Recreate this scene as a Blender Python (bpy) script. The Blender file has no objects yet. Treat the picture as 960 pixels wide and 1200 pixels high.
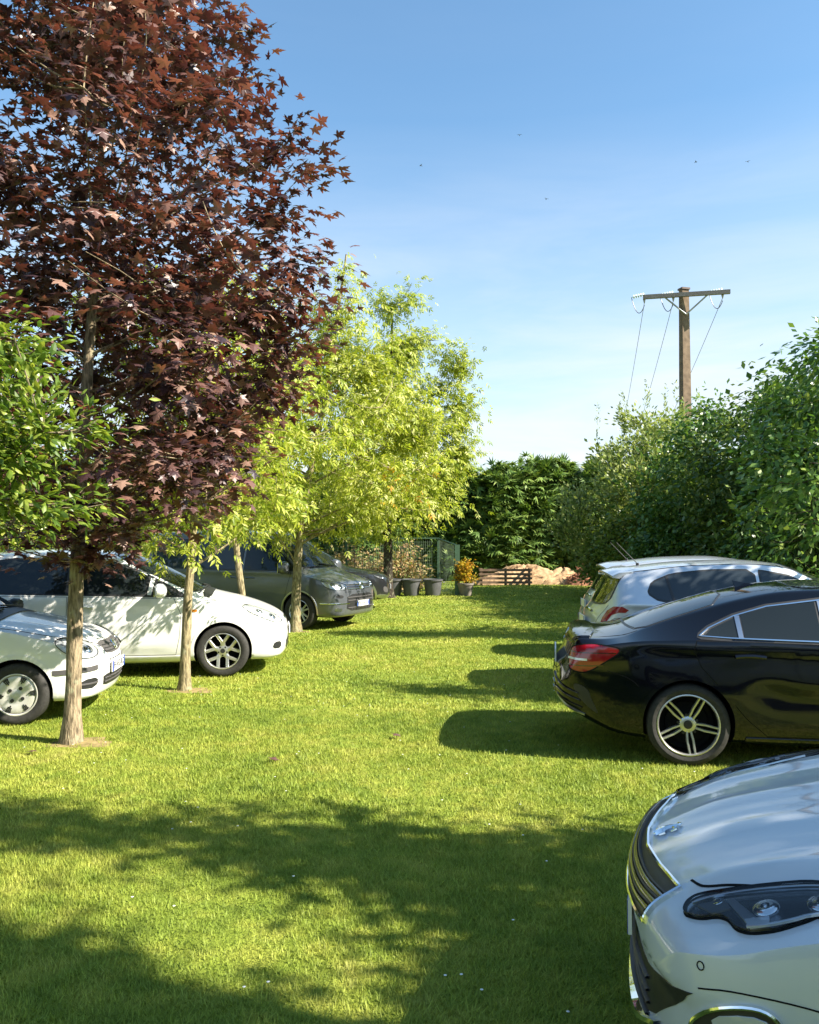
import bpy, bmesh, math, random
import numpy as np
from mathutils import Vector, Matrix
from mathutils.bvhtree import BVHTree
from mathutils import geometry as mgeo

R = math.radians
SC = bpy.context.scene
COL = SC.collection

# ------------------------------------------------------------------ camera, sky, sun, exposure
cam_d = bpy.data.cameras.new("camera")
cam = bpy.data.objects.new("camera", cam_d)
COL.objects.link(cam)
cam.location = (0, 0, 1.71)
cam.rotation_euler = (R(90 + 2.07), 0, 0)
cam_d.sensor_fit = 'HORIZONTAL'
cam_d.sensor_width = 36
cam_d.lens = 36.26
cam_d.clip_start = 0.05
cam_d.clip_end = 3000
SC.camera = cam

SUN_AZ = (0.95, -0.31)          # horizontal direction towards the sun
SUN_EL = 39.0
_n = math.hypot(*SUN_AZ)
SUN = Vector((SUN_AZ[0] / _n * math.cos(R(SUN_EL)), SUN_AZ[1] / _n * math.cos(R(SUN_EL)), math.sin(R(SUN_EL))))

world = bpy.data.worlds.new("World")
SC.world = world
world.use_nodes = True
wn = world.node_tree
wn.nodes.clear()
w_out = wn.nodes.new('ShaderNodeOutputWorld')
w_bg = wn.nodes.new('ShaderNodeBackground')
w_bg.inputs['Strength'].default_value = 0.10
w_sky = wn.nodes.new('ShaderNodeTexSky')
w_sky.sky_type = 'NISHITA'
w_sky.sun_disc = False
w_sky.sun_elevation = R(SUN_EL)
w_sky.sun_rotation = math.atan2(SUN_AZ[0], SUN_AZ[1])
w_sky.altitude = 50
w_sky.air_density = 1.0
w_sky.dust_density = 0.6
w_sky.ozone_density = 1.4
w_tc = wn.nodes.new('ShaderNodeTexCoord')
w_map = wn.nodes.new('ShaderNodeMapping')
w_map.inputs['Scale'].default_value = (1.6, 1.6, 9.0)
w_map.inputs['Rotation'].default_value = (R(4), R(-3), 0)
w_noise = wn.nodes.new('ShaderNodeTexNoise')
w_noise.inputs['Scale'].default_value = 1.7
w_noise.inputs['Detail'].default_value = 7
w_noise.inputs['Roughness'].default_value = 0.55
w_noise.inputs['Distortion'].default_value = 0.35
w_ramp = wn.nodes.new('ShaderNodeValToRGB')
w_ramp.color_ramp.elements[0].position = 0.36
w_ramp.color_ramp.elements[0].color = (.48, .48, .48, 1)
w_ramp.color_ramp.elements[1].position = 0.68
w_ramp.color_ramp.elements[1].color = (1, 1, 1, 1)
w_sep = wn.nodes.new('ShaderNodeSeparateXYZ')
w_el = wn.nodes.new('ShaderNodeMapRange')          # thin cloud thickens towards the horizon
w_el.inputs['From Min'].default_value = 0.46
w_el.inputs['From Max'].default_value = 0.14
w_el.inputs['To Min'].default_value = 0.03
w_el.inputs['To Max'].default_value = 1.0
w_mul = wn.nodes.new('ShaderNodeMath'); w_mul.operation = 'MULTIPLY'
w_mix = wn.nodes.new('ShaderNodeMixRGB')
w_mix.inputs['Color2'].default_value = (3.1, 3.2, 3.32, 1)
L_ = wn.links.new
L_(w_tc.outputs['Generated'], w_map.inputs['Vector'])
L_(w_map.outputs['Vector'], w_noise.inputs['Vector'])
L_(w_noise.outputs['Fac'], w_ramp.inputs['Fac'])
L_(w_tc.outputs['Generated'], w_sep.inputs['Vector'])
L_(w_sep.outputs['Z'], w_el.inputs['Value'])
L_(w_ramp.outputs['Color'], w_mul.inputs[0])
L_(w_el.outputs['Result'], w_mul.inputs[1])
L_(w_mul.outputs['Value'], w_mix.inputs['Fac'])
w_tint = wn.nodes.new('ShaderNodeMixRGB'); w_tint.blend_type = 'MULTIPLY'; w_tint.inputs['Fac'].default_value = 1
w_tint.inputs['Color2'].default_value = (0.57, 0.75, 0.78, 1)      # white balance of the camera
L_(w_sky.outputs['Color'], w_tint.inputs['Color1'])
L_(w_tint.outputs['Color'], w_mix.inputs['Color1'])
L_(w_mix.outputs['Color'], w_bg.inputs['Color'])
L_(w_bg.outputs['Background'], w_out.inputs['Surface'])

sun_d = bpy.data.lights.new("sun", 'SUN')
sun_d.energy = 4.4
sun_d.angle = R(0.53)
sun_d.color = (1.0, 0.93, 0.80)
sun = bpy.data.objects.new("sun", sun_d)
COL.objects.link(sun)
sun.location = SUN * 60
sun.rotation_euler = SUN.to_track_quat('Z', 'Y').to_euler()

SC.view_settings.view_transform = 'Standard'
SC.view_settings.look = 'None'
SC.view_settings.exposure = 1.75
SC.view_settings.gamma = 1.0
SC.view_settings.use_curve_mapping = False
SC.cycles.use_denoising = True
SC.cycles.max_bounces = 8
SC.cycles.transparent_max_bounces = 12
SC.cycles.sample_clamp_indirect = 6

# ------------------------------------------------------------------ helpers
def tag(o, label=None, cat=None, group=None, kind=None):
    if label: o['label'] = label
    if cat: o['category'] = cat
    if group: o['group'] = group
    if kind: o['kind'] = kind
    return o

def empty(name, loc=(0, 0, 0), rz=0.0, parent=None):
    o = bpy.data.objects.new(name, None)
    o.empty_display_size = 0.2
    COL.objects.link(o)
    o.location = loc
    o.rotation_euler = (0, 0, rz)
    o.parent = parent
    return o

def link(name, me, parent=None):
    o = bpy.data.objects.new(name, me)
    COL.objects.link(o)
    o.parent = parent
    return o

def mesh(name, v, f, mat, parent=None, smooth=True, sharp=None):
    me = bpy.data.meshes.new(name)
    me.from_pydata([tuple(p) for p in v], [], [tuple(q) for q in f])
    for m in (mat if isinstance(mat, (list, tuple)) else [mat]):
        me.materials.append(m)
    if smooth:
        me.polygons.foreach_set('use_smooth', np.ones(len(me.polygons), dtype=bool))
        if sharp:
            me.set_sharp_from_angle(angle=R(sharp))
    me.update()
    return link(name, me, parent)

def tri_mesh(name, V, F, mat, parent=None, smooth=False, link_it=True):
    """fast path: numpy vertices (n,3), triangles (m,3)"""
    me = bpy.data.meshes.new(name)
    n, m = len(V), len(F)
    me.vertices.add(n)
    me.vertices.foreach_set('co', np.ascontiguousarray(V, dtype=np.float32).ravel())
    me.loops.add(m * 3)
    me.loops.foreach_set('vertex_index', np.ascontiguousarray(F, dtype=np.int32).ravel())
    me.polygons.add(m)
    me.polygons.foreach_set('loop_start', np.arange(0, m * 3, 3, dtype=np.int32))
    me.polygons.foreach_set('use_smooth', np.full(m, smooth, dtype=bool))
    me.materials.append(mat)
    me.update(calc_edges=True)
    if not link_it:
        return me
    return link(name, me, parent)

class MB:
    """collects simple solids into one mesh"""
    def __init__(self): self.v, self.f = [], []
    def add(self, v, f):
        b = len(self.v)
        self.v += [tuple(p) for p in v]
        self.f += [tuple(i + b for i in q) for q in f]
        return self
    def box(self, c, s, rot=None):
        hx, hy, hz = s[0] / 2, s[1] / 2, s[2] / 2
        pts = [Vector((x * hx, y * hy, z * hz)) for x in (-1, 1) for y in (-1, 1) for z in (-1, 1)]
        if rot is not None: pts = [rot @ p for p in pts]
        pts = [p + Vector(c) for p in pts]
        return self.add(pts, [(0, 1, 3, 2), (4, 6, 7, 5), (0, 4, 5, 1), (2, 3, 7, 6), (0, 2, 6, 4), (1, 5, 7, 3)])
    def tube(self, pts, rad, n=8, cap=True):
        v, f = tube_geo(pts, rad, n, cap)
        return self.add(v, f)
    def lathe(self, prof, n=24, c=(0, 0, 0), axis='z'):
        """prof: list of (radius, height)"""
        v, f = [], []
        for r, h in prof:
            for k in range(n):
                a = 2 * math.pi * k / n
                p = (r * math.cos(a), r * math.sin(a), h)
                if axis == 'y': p = (p[0], p[2], -p[1])
                v.append((p[0] + c[0], p[1] + c[1], p[2] + c[2]))
        for i in range(len(prof) - 1):
            for k in range(n):
                k2 = (k + 1) % n
                f.append((i * n + k, i * n + k2, (i + 1) * n + k2, (i + 1) * n + k))
        f.append(tuple(range(n - 1, -1, -1)))
        f.append(tuple((len(prof) - 1) * n + k for k in range(n)))
        return self.add(v, f)
    def build(self, name, mat, parent=None, smooth=False, sharp=35):
        return mesh(name, self.v, self.f, mat, parent, smooth, sharp if smooth else None)

def tube_geo(pts, rad, n=8, cap=True):
    pts = [Vector(p) for p in pts]
    if not hasattr(rad, '__len__'): rad = [rad] * len(pts)
    v, f = [], []
    up = Vector((0.13, 0.07, 1)).normalized()
    for i, p in enumerate(pts):
        t = (pts[min(i + 1, len(pts) - 1)] - pts[max(i - 1, 0)]).normalized()
        a = t.cross(up)
        if a.length < 0.1: a = t.cross(Vector((1, 0, 0)))
        a.normalize()
        b = t.cross(a)
        for k in range(n):
            an = 2 * math.pi * k / n
            v.append(p + (a * math.cos(an) + b * math.sin(an)) * rad[i])
    for i in range(len(pts) - 1):
        for k in range(n):
            k2 = (k + 1) % n
            f.append((i * n + k, i * n + k2, (i + 1) * n + k2, (i + 1) * n + k))
    if cap:
        f.append(tuple(range(n - 1, -1, -1)))
        f.append(tuple((len(pts) - 1) * n + k for k in range(n)))
    return v, f

def copy_tree(o, parent=None):
    c = o.copy()
    COL.objects.link(c)
    c.parent = parent
    for ch in list(o.children):
        copy_tree(ch, c)
    return c

# ------------------------------------------------------------------ materials
MATS = {}
def new_mat(name):
    m = bpy.data.materials.new(name)
    m.use_nodes = True
    MATS[name] = m
    return m, m.node_tree, m.node_tree.nodes['Principled BSDF']

def simple(name, col, rough=0.5, metal=0.0, coat=0.0, spec=0.5, noise=0.0, nscale=20.0, bump=0.0, coat_rough=0.03):
    m, nt, b = new_mat(name)
    b.inputs['Base Color'].default_value = (*col, 1)
    b.inputs['Roughness'].default_value = rough
    b.inputs['Metallic'].default_value = metal
    b.inputs['Coat Weight'].default_value = coat
    b.inputs['Coat Roughness'].default_value = coat_rough
    b.inputs['Specular IOR Level'].default_value = spec
    if noise or bump:
        tc = nt.nodes.new('ShaderNodeTexCoord')
        nz = nt.nodes.new('ShaderNodeTexNoise')
        nz.inputs['Scale'].default_value = nscale
        nz.inputs['Detail'].default_value = 6
        nt.links.new(tc.outputs['Object'], nz.inputs['Vector'])
        if noise:
            mr = nt.nodes.new('ShaderNodeMapRange')
            mr.inputs['From Min'].default_value = 0.3
            mr.inputs['From Max'].default_value = 0.7
            mr.inputs['To Min'].default_value = 1 - noise
            mr.inputs['To Max'].default_value = 1 + noise
            mx = nt.nodes.new('ShaderNodeVectorMath'); mx.operation = 'SCALE'
            mx.inputs[0].default_value = col
            nt.links.new(nz.outputs['Fac'], mr.inputs['Value'])
            nt.links.new(mr.outputs['Result'], mx.inputs['Scale'])
            nt.links.new(mx.outputs['Vector'], b.inputs['Base Color'])
        if bump:
            bp = nt.nodes.new('ShaderNodeBump')
            bp.inputs['Strength'].default_value = bump
            bp.inputs['Distance'].default_value = 0.01
            nt.links.new(nz.outputs['Fac'], bp.inputs['Height'])
            nt.links.new(bp.outputs['Normal'], b.inputs['Normal'])
    return m

def paint(name, col, metal=0.0, rough=0.4, dust=0.05, spec=0.5):
    """clear-coated car paint with a little dust and road film, denser low on the body"""
    m, nt, b = new_mat(name)
    b.inputs['Metallic'].default_value = metal
    b.inputs['Coat Weight'].default_value = 1.0
    b.inputs['Specular IOR Level'].default_value = spec
    tc = nt.nodes.new('ShaderNodeTexCoord')
    nz = nt.nodes.new('ShaderNodeTexNoise')
    nz.inputs['Scale'].default_value = 7
    nz.inputs['Detail'].default_value = 8
    nt.links.new(tc.outputs['Object'], nz.inputs['Vector'])
    sp = nt.nodes.new('ShaderNodeSeparateXYZ')
    nt.links.new(tc.outputs['Object'], sp.inputs['Vector'])
    lo = nt.nodes.new('ShaderNodeMapRange')
    lo.inputs['From Min'].default_value = 0.65
    lo.inputs['From Max'].default_value = 0.15
    lo.inputs['To Min'].default_value = dust
    lo.inputs['To Max'].default_value = dust * 5
    nt.links.new(sp.outputs['Z'], lo.inputs['Value'])
    mu = nt.nodes.new('ShaderNodeMath'); mu.operation = 'MULTIPLY'
    nt.links.new(lo.outputs['Result'], mu.inputs[0])
    nt.links.new(nz.outputs['Fac'], mu.inputs[1])
    mx = nt.nodes.new('ShaderNodeMixRGB')
    mx.inputs['Color1'].default_value = (*col, 1)
    mx.inputs['Color2'].default_value = (0.20, 0.17, 0.12, 1)
    nt.links.new(mu.outputs['Value'], mx.inputs['Fac'])
    nt.links.new(mx.outputs['Color'], b.inputs['Base Color'])
    b.inputs['Roughness'].default_value = rough
    cr = nt.nodes.new('ShaderNodeMapRange')
    cr.inputs['To Min'].default_value = 0.02
    cr.inputs['To Max'].default_value = 0.10
    nt.links.new(nz.outputs['Fac'], cr.inputs['Value'])
    nt.links.new(cr.outputs['Result'], b.inputs['Coat Roughness'])
    return m

def glass(name, col=(0.012, 0.016, 0.018), rough=0.02):
    m, nt, b = new_mat(name)
    b.inputs['Base Color'].default_value = (*col, 1)
    b.inputs['Roughness'].default_value = rough
    b.inputs['Specular IOR Level'].default_value = 0.42
    b.inputs['Coat Roughness'].default_value = 0.01
    return m

def clear_glass(name, tint=(0.95, 0.97, 0.97)):
    m, nt, b = new_mat(name)
    nt.nodes.remove(b)
    out = nt.nodes['Material Output']
    tr = nt.nodes.new('ShaderNodeBsdfTransparent'); tr.inputs['Color'].default_value = (*tint, 1)
    gl = nt.nodes.new('ShaderNodeBsdfGlossy'); gl.inputs['Roughness'].default_value = 0.02
    fr = nt.nodes.new('ShaderNodeFresnel'); fr.inputs['IOR'].default_value = 1.32
    mx = nt.nodes.new('ShaderNodeMixShader')
    nt.links.new(fr.outputs['Fac'], mx.inputs['Fac'])
    nt.links.new(tr.outputs['BSDF'], mx.inputs[1])
    nt.links.new(gl.outputs['BSDF'], mx.inputs[2])
    nt.links.new(mx.outputs['Shader'], out.inputs['Surface'])
    return m

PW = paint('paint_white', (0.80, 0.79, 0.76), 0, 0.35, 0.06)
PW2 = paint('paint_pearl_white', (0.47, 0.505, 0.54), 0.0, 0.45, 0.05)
PK = paint('paint_black', (0.002, 0.0025, 0.005), 0, 0.25, 0.002, 0.0)
PS = paint('paint_silver', (0.60, 0.63, 0.67), 0.55, 0.33, 0.02)
PG = paint('paint_grey', (0.115, 0.125, 0.14), 0.45, 0.35, 0.03)
PD = paint('paint_dark', (0.015, 0.016, 0.02), 0.2, 0.3, 0.02)
GL = glass('window_glass')
GL2 = glass('window_glass_tinted', (0.03, 0.04, 0.05))
CLEAR = clear_glass('clear_lens')
CHROME = simple('chrome', (0.85, 0.86, 0.88), 0.06, 1.0)
DKCHROME = simple('dark_chrome', (0.22, 0.23, 0.25), 0.2, 1.0)
SATIN = simple('satin_metal', (0.55, 0.56, 0.58), 0.28, 1.0)
ALLOY = simple('alloy', (0.62, 0.61, 0.58), 0.32, 0.85, noise=0.06, nscale=30)
HUBCAP = simple('hubcap_silver', (0.62, 0.60, 0.55), 0.4, 0.3, noise=0.08, nscale=20)
BLK = simple('black_plastic', (0.018, 0.018, 0.019), 0.45, noise=0.2, nscale=30)
GRYPL = simple('grey_plastic', (0.07, 0.065, 0.065), 0.55, noise=0.1, nscale=30)
SEAM = simple('shut_line', (0.008, 0.008, 0.008), 0.8, spec=0.1)
DARK = simple('underbody', (0.010, 0.010, 0.010), 0.9, spec=0.1)
TYRE = simple('tyre_rubber', (0.035, 0.033, 0.030), 0.75, spec=0.3, noise=0.25, nscale=40, bump=0.2)
LAMPRED = simple('lamp_red', (0.30, 0.004, 0.012), 0.08, 0, 1.0)
DKRED = simple('lamp_red_dark', (0.06, 0.002, 0.004), 0.15, 0, 1.0)
LAMPWHITE = simple('lamp_white', (0.6, 0.6, 0.62), 0.1, 0.3, 1.0)
LAMPORANGE = simple('lamp_orange', (0.6, 0.2, 0.02), 0.1, 0, 1.0)
LAMPBOWL = simple('lamp_bowl', (0.55, 0.56, 0.58), 0.3, 0.5)
REFL = simple('reflector', (0.7, 0.7, 0.72), 0.12, 1.0)
PLATEW = simple('plate_white', (0.75, 0.75, 0.72), 0.35)
PLATEB = simple('plate_blue', (0.02, 0.06, 0.35), 0.35)
INK = simple('plate_ink', (0.015, 0.015, 0.015), 0.5)
# ------------------------------------------------------------------ car builder
def pchip(kn, x):
    xk = np.array([k[0] for k in kn], float); yk = np.array([k[1] for k in kn], float)
    h = np.diff(xk); d = np.diff(yk) / h
    m = np.zeros(len(xk))
    m[0], m[-1] = d[0], d[-1]
    for i in range(1, len(xk) - 1):
        if d[i - 1] * d[i] > 0:
            w1, w2 = 2 * h[i] + h[i - 1], h[i] + 2 * h[i - 1]
            m[i] = (w1 + w2) / (w1 / d[i - 1] + w2 / d[i])
    i = np.clip(np.searchsorted(xk, x) - 1, 0, len(h) - 1)
    t = np.clip((x - xk[i]) / h[i], 0, 1)
    t2, t3 = t * t, t * t * t
    return (2*t3 - 3*t2 + 1) * yk[i] + (t3 - 2*t2 + t) * h[i] * m[i] + (-2*t3 + 3*t2) * yk[i + 1] + (t3 - t2) * h[i] * m[i + 1]

def gsm(a, s):
    n = int(3 * s) + 1
    k = np.exp(-0.5 * (np.arange(-n, n + 1) / s) ** 2); k /= k.sum()
    p = np.concatenate([2 * a[0] - a[n:0:-1], a, 2 * a[-1] - a[-2:-n - 2:-1]])
    return np.convolve(p, k, 'valid')

def smooth01(t):
    t = np.clip(t, 0, 1)
    return t * t * (3 - 2 * t)

def rounded(poly, it=2, r=0.25):
    """corner cutting of a closed 2d polygon"""
    for _ in range(it):
        q = []
        for i in range(len(poly)):
            a, b = poly[i], poly[(i + 1) % len(poly)]
            q.append(tuple(a[k] + (b[k] - a[k]) * r for k in range(len(a))))
            q.append(tuple(a[k] + (b[k] - a[k]) * (1 - r) for k in range(len(a))))
        poly = q
    return poly

def resample(poly, step, closed=True):
    P = [Vector(p) for p in poly]
    if closed: P = P + [P[0]]
    out = []
    for a, b in zip(P[:-1], P[1:]):
        n = max(1, int(math.ceil((b - a).length / step)))
        for k in range(n):
            out.append(a.lerp(b, k / n))
    if not closed: out.append(P[-1])
    return out

def in_poly(px, py, poly):
    c = False
    j = len(poly) - 1
    for i in range(len(poly)):
        xi, yi = poly[i]; xj, yj = poly[j]
        if (yi > py) != (yj > py) and px < (xj - xi) * (py - yi) / (yj - yi) + xi:
            c = not c
        j = i
    return c

class Car:
    def __init__(self, name, L, W, cv, axles, wheel_r, arch_r, pnt, label, hook=None, bow=(0.08, 0.05), nx=220, it=2, track=None):
        self.L, self.W, self.axles, self.wr, self.pnt = L, W, axles, wheel_r, pnt
        self.arch_r = arch_r
        self.root = empty(name)
        tag(self.root, label, 'car')
        t = np.linspace(0, 1, nx)
        xs = L * (0.85 * (0.5 - 0.5 * np.cos(math.pi * t)) + 0.15 * t)
        g = {k: gsm(pchip(v, xs), 1.6) for k, v in cv.items()}
        zt, zb, w, wt, cr = g['zt'], g['zb'], g['w'], g['wt'], g['cr']
        zl = np.minimum(g['belt'], zt - cr - 0.004)
        zl = np.maximum(zl, zb + 0.02)
        h = zl - zb
        zr = zt - cr
        E = np.stack([0.982 * w, zl], 1); F = np.stack([np.minimum(wt, 0.95 * w), zr], 1)
        cps = [np.stack([0 * w, zb], 1), np.stack([.5 * w, zb], 1), np.stack([.88 * w, zb], 1), np.stack([.965 * w, zb + .10 * h], 1),
               np.stack([.99 * w, zb + .32 * h], 1), np.stack([w, zb + .6 * h], 1), np.stack([.998 * w, zb + .86 * h], 1), E, E * .94 + F * .06, E * .55 + F * .45,
               E * .12 + F * .88, F, np.stack([.9 * F[:, 0], zt - .81 * cr], 1), np.stack([.62 * F[:, 0], zt - .385 * cr], 1), np.stack([.3 * F[:, 0], zt - .09 * cr], 1), np.stack([0 * w, zt], 1)]
        P = np.stack(cps, 1)
        for _ in range(it):
            a, b = P[:, :-1], P[:, 1:]
            q = np.empty((P.shape[0], (P.shape[1] - 1) * 2, 2))
            q[:, 0::2] = .75 * a + .25 * b
            q[:, 1::2] = .25 * a + .75 * b
            P = np.concatenate([P[:, :1], q, P[:, -1:]], 1)
        n = P.shape[1]
        M = 2 * n - 2
        ring = np.concatenate([P, P[:, -2:0:-1] * np.array([-1, 1])], 1)      # right side up, left side down
        V = np.empty((nx, M, 3))
        V[:, :, 0] = xs[:, None]; V[:, :, 1] = ring[:, :, 0]; V[:, :, 2] = ring[:, :, 1]
        V = V.reshape(-1, 3)
        F4 = []
        for i in range(nx - 1):
            for j in range(M):
                j2 = (j + 1) % M
                F4.append((i * M + j, i * M + j2, (i + 1) * M + j2, (i + 1) * M + j))
        extra = []
        K = 14
        for end, base in ((0, 0), (1, (nx - 1) * M)):
            idx = []
            for j in range(n):
                r_, l_ = base + j, base + (M - j) % M
                row = [r_]
                if 0 < j < n - 1:
                    for k in range(1, K):
                        row.append(len(V) + len(extra))
                        extra.append(V[r_] * (1 - k / K) + V[l_] * k / K)
                    row.append(l_)
                idx.append(row)
            for j in range(n - 1):
                a, b = idx[j], idx[j + 1]
                if len(a) == 1: fs = [(a[0], b[k + 1], b[k]) for k in range(K)]
                elif len(b) == 1: fs = [(a[k], a[k + 1], b[0]) for k in range(K)]
                else: fs = [(a[k], a[k + 1], b[k + 1], b[k]) for k in range(K)]
                F4 += [f if end == 0 else tuple(reversed(f)) for f in fs]
        V = np.concatenate([V, np.array(extra)])
        x, y, z = V[:, 0].copy(), V[:, 1].copy(), V[:, 2].copy()
        f = np.clip(1 - x / 1.1, 0, 1) ** 2
        r = np.clip(1 - (L - x) / 0.9, 0, 1) ** 2
        x = x + bow[0] * (np.abs(y) / W) ** 2 * f - bow[1] * (np.abs(y) / W) ** 2 * r
        if hook: x, y, z = hook(x, y, z)
        V = np.stack([x - L / 2, y, z], 1)
        me = bpy.data.meshes.new('body')
        me.from_pydata(V.tolist(), [], F4)
        bm = bmesh.new(); bm.from_mesh(me)
        bmesh.ops.recalc_face_normals(bm, faces=bm.faces)
        if bm.calc_volume(signed=True) < 0: bmesh.ops.reverse_faces(bm, faces=bm.faces)
        bm.to_mesh(me); bm.free()
        me.polygons.foreach_set('use_smooth', np.ones(len(me.polygons), dtype=bool))
        me.materials.append(pnt); me.materials.append(DARK)
        me.update()
        nv = np.empty(len(me.vertices) * 3, np.float32)
        me.vertices.foreach_get('normal', nv)
        self.vn = nv.reshape(-1, 3)
        self.vc = V
        self.fv = [tuple(p.vertices) for p in me.polygons]
        self.bvh = BVHTree.FromPolygons([tuple(p) for p in V], self.fv)
        # wheel wells
        body = link('body', me, self.root)
        cut = MB()
        for ax in axles:
            for s in (1, -1):
                c0 = (ax - L / 2, s * (W - 0.30), wheel_r + 0.01)
                prof = [(arch_r, 0.0), (arch_r, 0.55)] if s > 0 else [(arch_r, -0.55), (arch_r, 0.0)]
                cut.lathe(prof, 56, c0, 'y')
        cme = bpy.data.meshes.new('cut'); cme.from_pydata(cut.v, [], cut.f)
        bm = bmesh.new(); bm.from_mesh(cme); bmesh.ops.recalc_face_normals(bm, faces=bm.faces); bm.to_mesh(cme); bm.free()
        cme.materials.append(pnt); cme.materials.append(DARK)
        cme.polygons.foreach_set('material_index', np.ones(len(cme.polygons), dtype=np.int32))
        cob = link('cut', cme)
        md = body.modifiers.new('b', 'BOOLEAN'); md.object = cob; md.operation = 'DIFFERENCE'; md.solver = 'EXACT'
        dg = bpy.context.evaluated_depsgraph_get(); dg.update()
        res = bpy.data.meshes.new_from_object(body.evaluated_get(dg))
        body.modifiers.clear()
        body.data = res
        res.polygons.foreach_set('use_smooth', np.ones(len(res.polygons), dtype=bool))
        res.set_sharp_from_angle(angle=R(38))
        bpy.data.objects.remove(cob); bpy.data.meshes.remove(me)
        res.name = 'body'
        self.body = body

    # point on the skin: p rough (design coordinates), d = direction of the ray
    def hit(self, p, d):
        p = Vector((p[0] - self.L / 2, p[1], p[2]))
        o = p - d * 3.0
        co, no, fi, _ = self.bvh.ray_cast(o, d)
        if co is None:
            co, no, fi, _ = self.bvh.find_nearest(p)
        vs = self.fv[fi]
        ws = [1.0 / (0.002 + (co - Vector(self.vc[i])).length) for i in vs]
        nn = Vector((0, 0, 0))
        for i, w_ in zip(vs, ws): nn += Vector(self.vn[i]) * w_
        nn.normalize()
        if nn.dot(d) > 0.3: nn = -nn
        return co, nn

    def dirn(self, d, s=1):
        """named projection directions; s=+1 right side of the car, -1 left"""
        if d == 'side': return Vector((0, -s, 0))
        if d == 'front': return Vector((1, 0, 0))
        if d == 'rear': return Vector((-1, 0, 0))
        if d == 'top': return Vector((0, 0, -1))
        return Vector((d[0], d[1] * s, d[2])).normalized()

    def lay(self, pts, d, s, yy=0.8):
        """2d outline -> rough 3d points. side: (x,z); front/rear: (y,z); top: (x,y); 3-tuples pass"""
        out = []
        for p in pts:
            if len(p) == 3: out.append(Vector((p[0], p[1] * s, p[2])))
            elif d == 'side' or not isinstance(d, str): out.append(Vector((p[0], s * yy, p[1])))
            elif d == 'front': out.append(Vector((0.0, p[0] * s, p[1])))
            elif d == 'rear': out.append(Vector((self.L, p[0] * s, p[1])))
            else: out.append(Vector((p[0], p[1] * s, 1.0)))
        return out

    def patch(self, name, pts, d, mat, off=0.003, s=1, grid=0.03, edge=0.012, parent=None, skirt=0.006, grow=0.0):
        dv = self.dirn(d, s)
        P3 = self.lay(pts, d, s)
        ua = dv.cross(Vector((0, 0, 1)))
        if ua.length < 0.05: ua = Vector((1, 0, 0))
        ua.normalize(); va = ua.cross(dv).normalized()
        bd = resample(P3, edge if edge < grid else grid)
        uv = [(p.dot(ua), p.dot(va)) for p in bd]
        if grow:
            n = len(uv); area = sum(uv[i][0] * uv[(i + 1) % n][1] - uv[(i + 1) % n][0] * uv[i][1] for i in range(n))
            sg = 1 if area > 0 else -1
            g = []
            for i in range(n):
                a, b = uv[i - 1], uv[(i + 1) % n]
                tx, ty = b[0] - a[0], b[1] - a[1]; l = math.hypot(tx, ty) or 1
                g.append((uv[i][0] + sg * ty / l * grow, uv[i][1] - sg * tx / l * grow))
            uv = g
        us = [q[0] for q in uv]; vs = [q[1] for q in uv]
        inner = []
        nu = int((max(us) - min(us)) / grid) + 1; nv_ = int((max(vs) - min(vs)) / grid) + 1
        B = np.array(uv)
        for i in range(nu + 1):
            for j in range(nv_ + 1):
                q = (min(us) + (i + .5 * (j % 2)) * grid, min(vs) + j * grid)
                if in_poly(q[0], q[1], uv) and np.min(np.hypot(B[:, 0] - q[0], B[:, 1] - q[1])) > grid * .45:
                    inner.append(q)
        nb = len(uv)
        vv, ee, ff, *_ = mgeo.delaunay_2d_cdt([Vector(q) for q in uv + inner], [(i, (i + 1) % nb) for i in range(nb)], [], 1, 1e-6)
        base = dv * (P3[0].dot(dv))
        V, N = [], []
        for q in vv:
            co, no = self.hit(ua * q[0] + va * q[1] + base, dv)
            V.append(co + no * off); N.append(no)
        F_ = [tuple(f) for f in ff]
        # drop slivers outside the outline
        F_ = [f for f in F_ if in_poly(sum(vv[i][0] for i in f) / 3, sum(vv[i][1] for i in f) / 3, uv)]
        F2 = []
        for f in F_:
            nrm = (V[f[1]] - V[f[0]]).cross(V[f[2]] - V[f[0]])
            F2.append(f if nrm.dot(N[f[0]]) > 0 else tuple(reversed(f)))
        cnt = {}
        for f in F2:
            for k in range(3):
                e = (f[k], f[(k + 1) % 3])
                cnt[e] = cnt.get(e, 0) + 1
        rim = [e for e in cnt if (e[1], e[0]) not in cnt]
        nV = len(V); low = {}
        VV = list(V)
        for a, b in rim:
            for i in (a, b):
                if i not in low:
                    low[i] = len(VV)
                    VV.append(V[i] - N[i] * skirt)
        F3 = F2 + [(b, a, low[a], low[b]) for a, b in rim]
        me = bpy.data.meshes.new(name)
        me.from_pydata([tuple(p) for p in VV], [], F3)
        me.materials.append(mat)
        me.polygons.foreach_set('use_smooth', np.ones(len(me.polygons), dtype=bool))
        me.update()
        ln = []
        for f in F3:
            if len(f) == 3: ln += [tuple(N[i]) for i in f]
            else: ln += [(0, 0, 0)] * 4
        me.normals_split_custom_set(ln)
        return link(name, me, parent or self.root)

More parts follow.
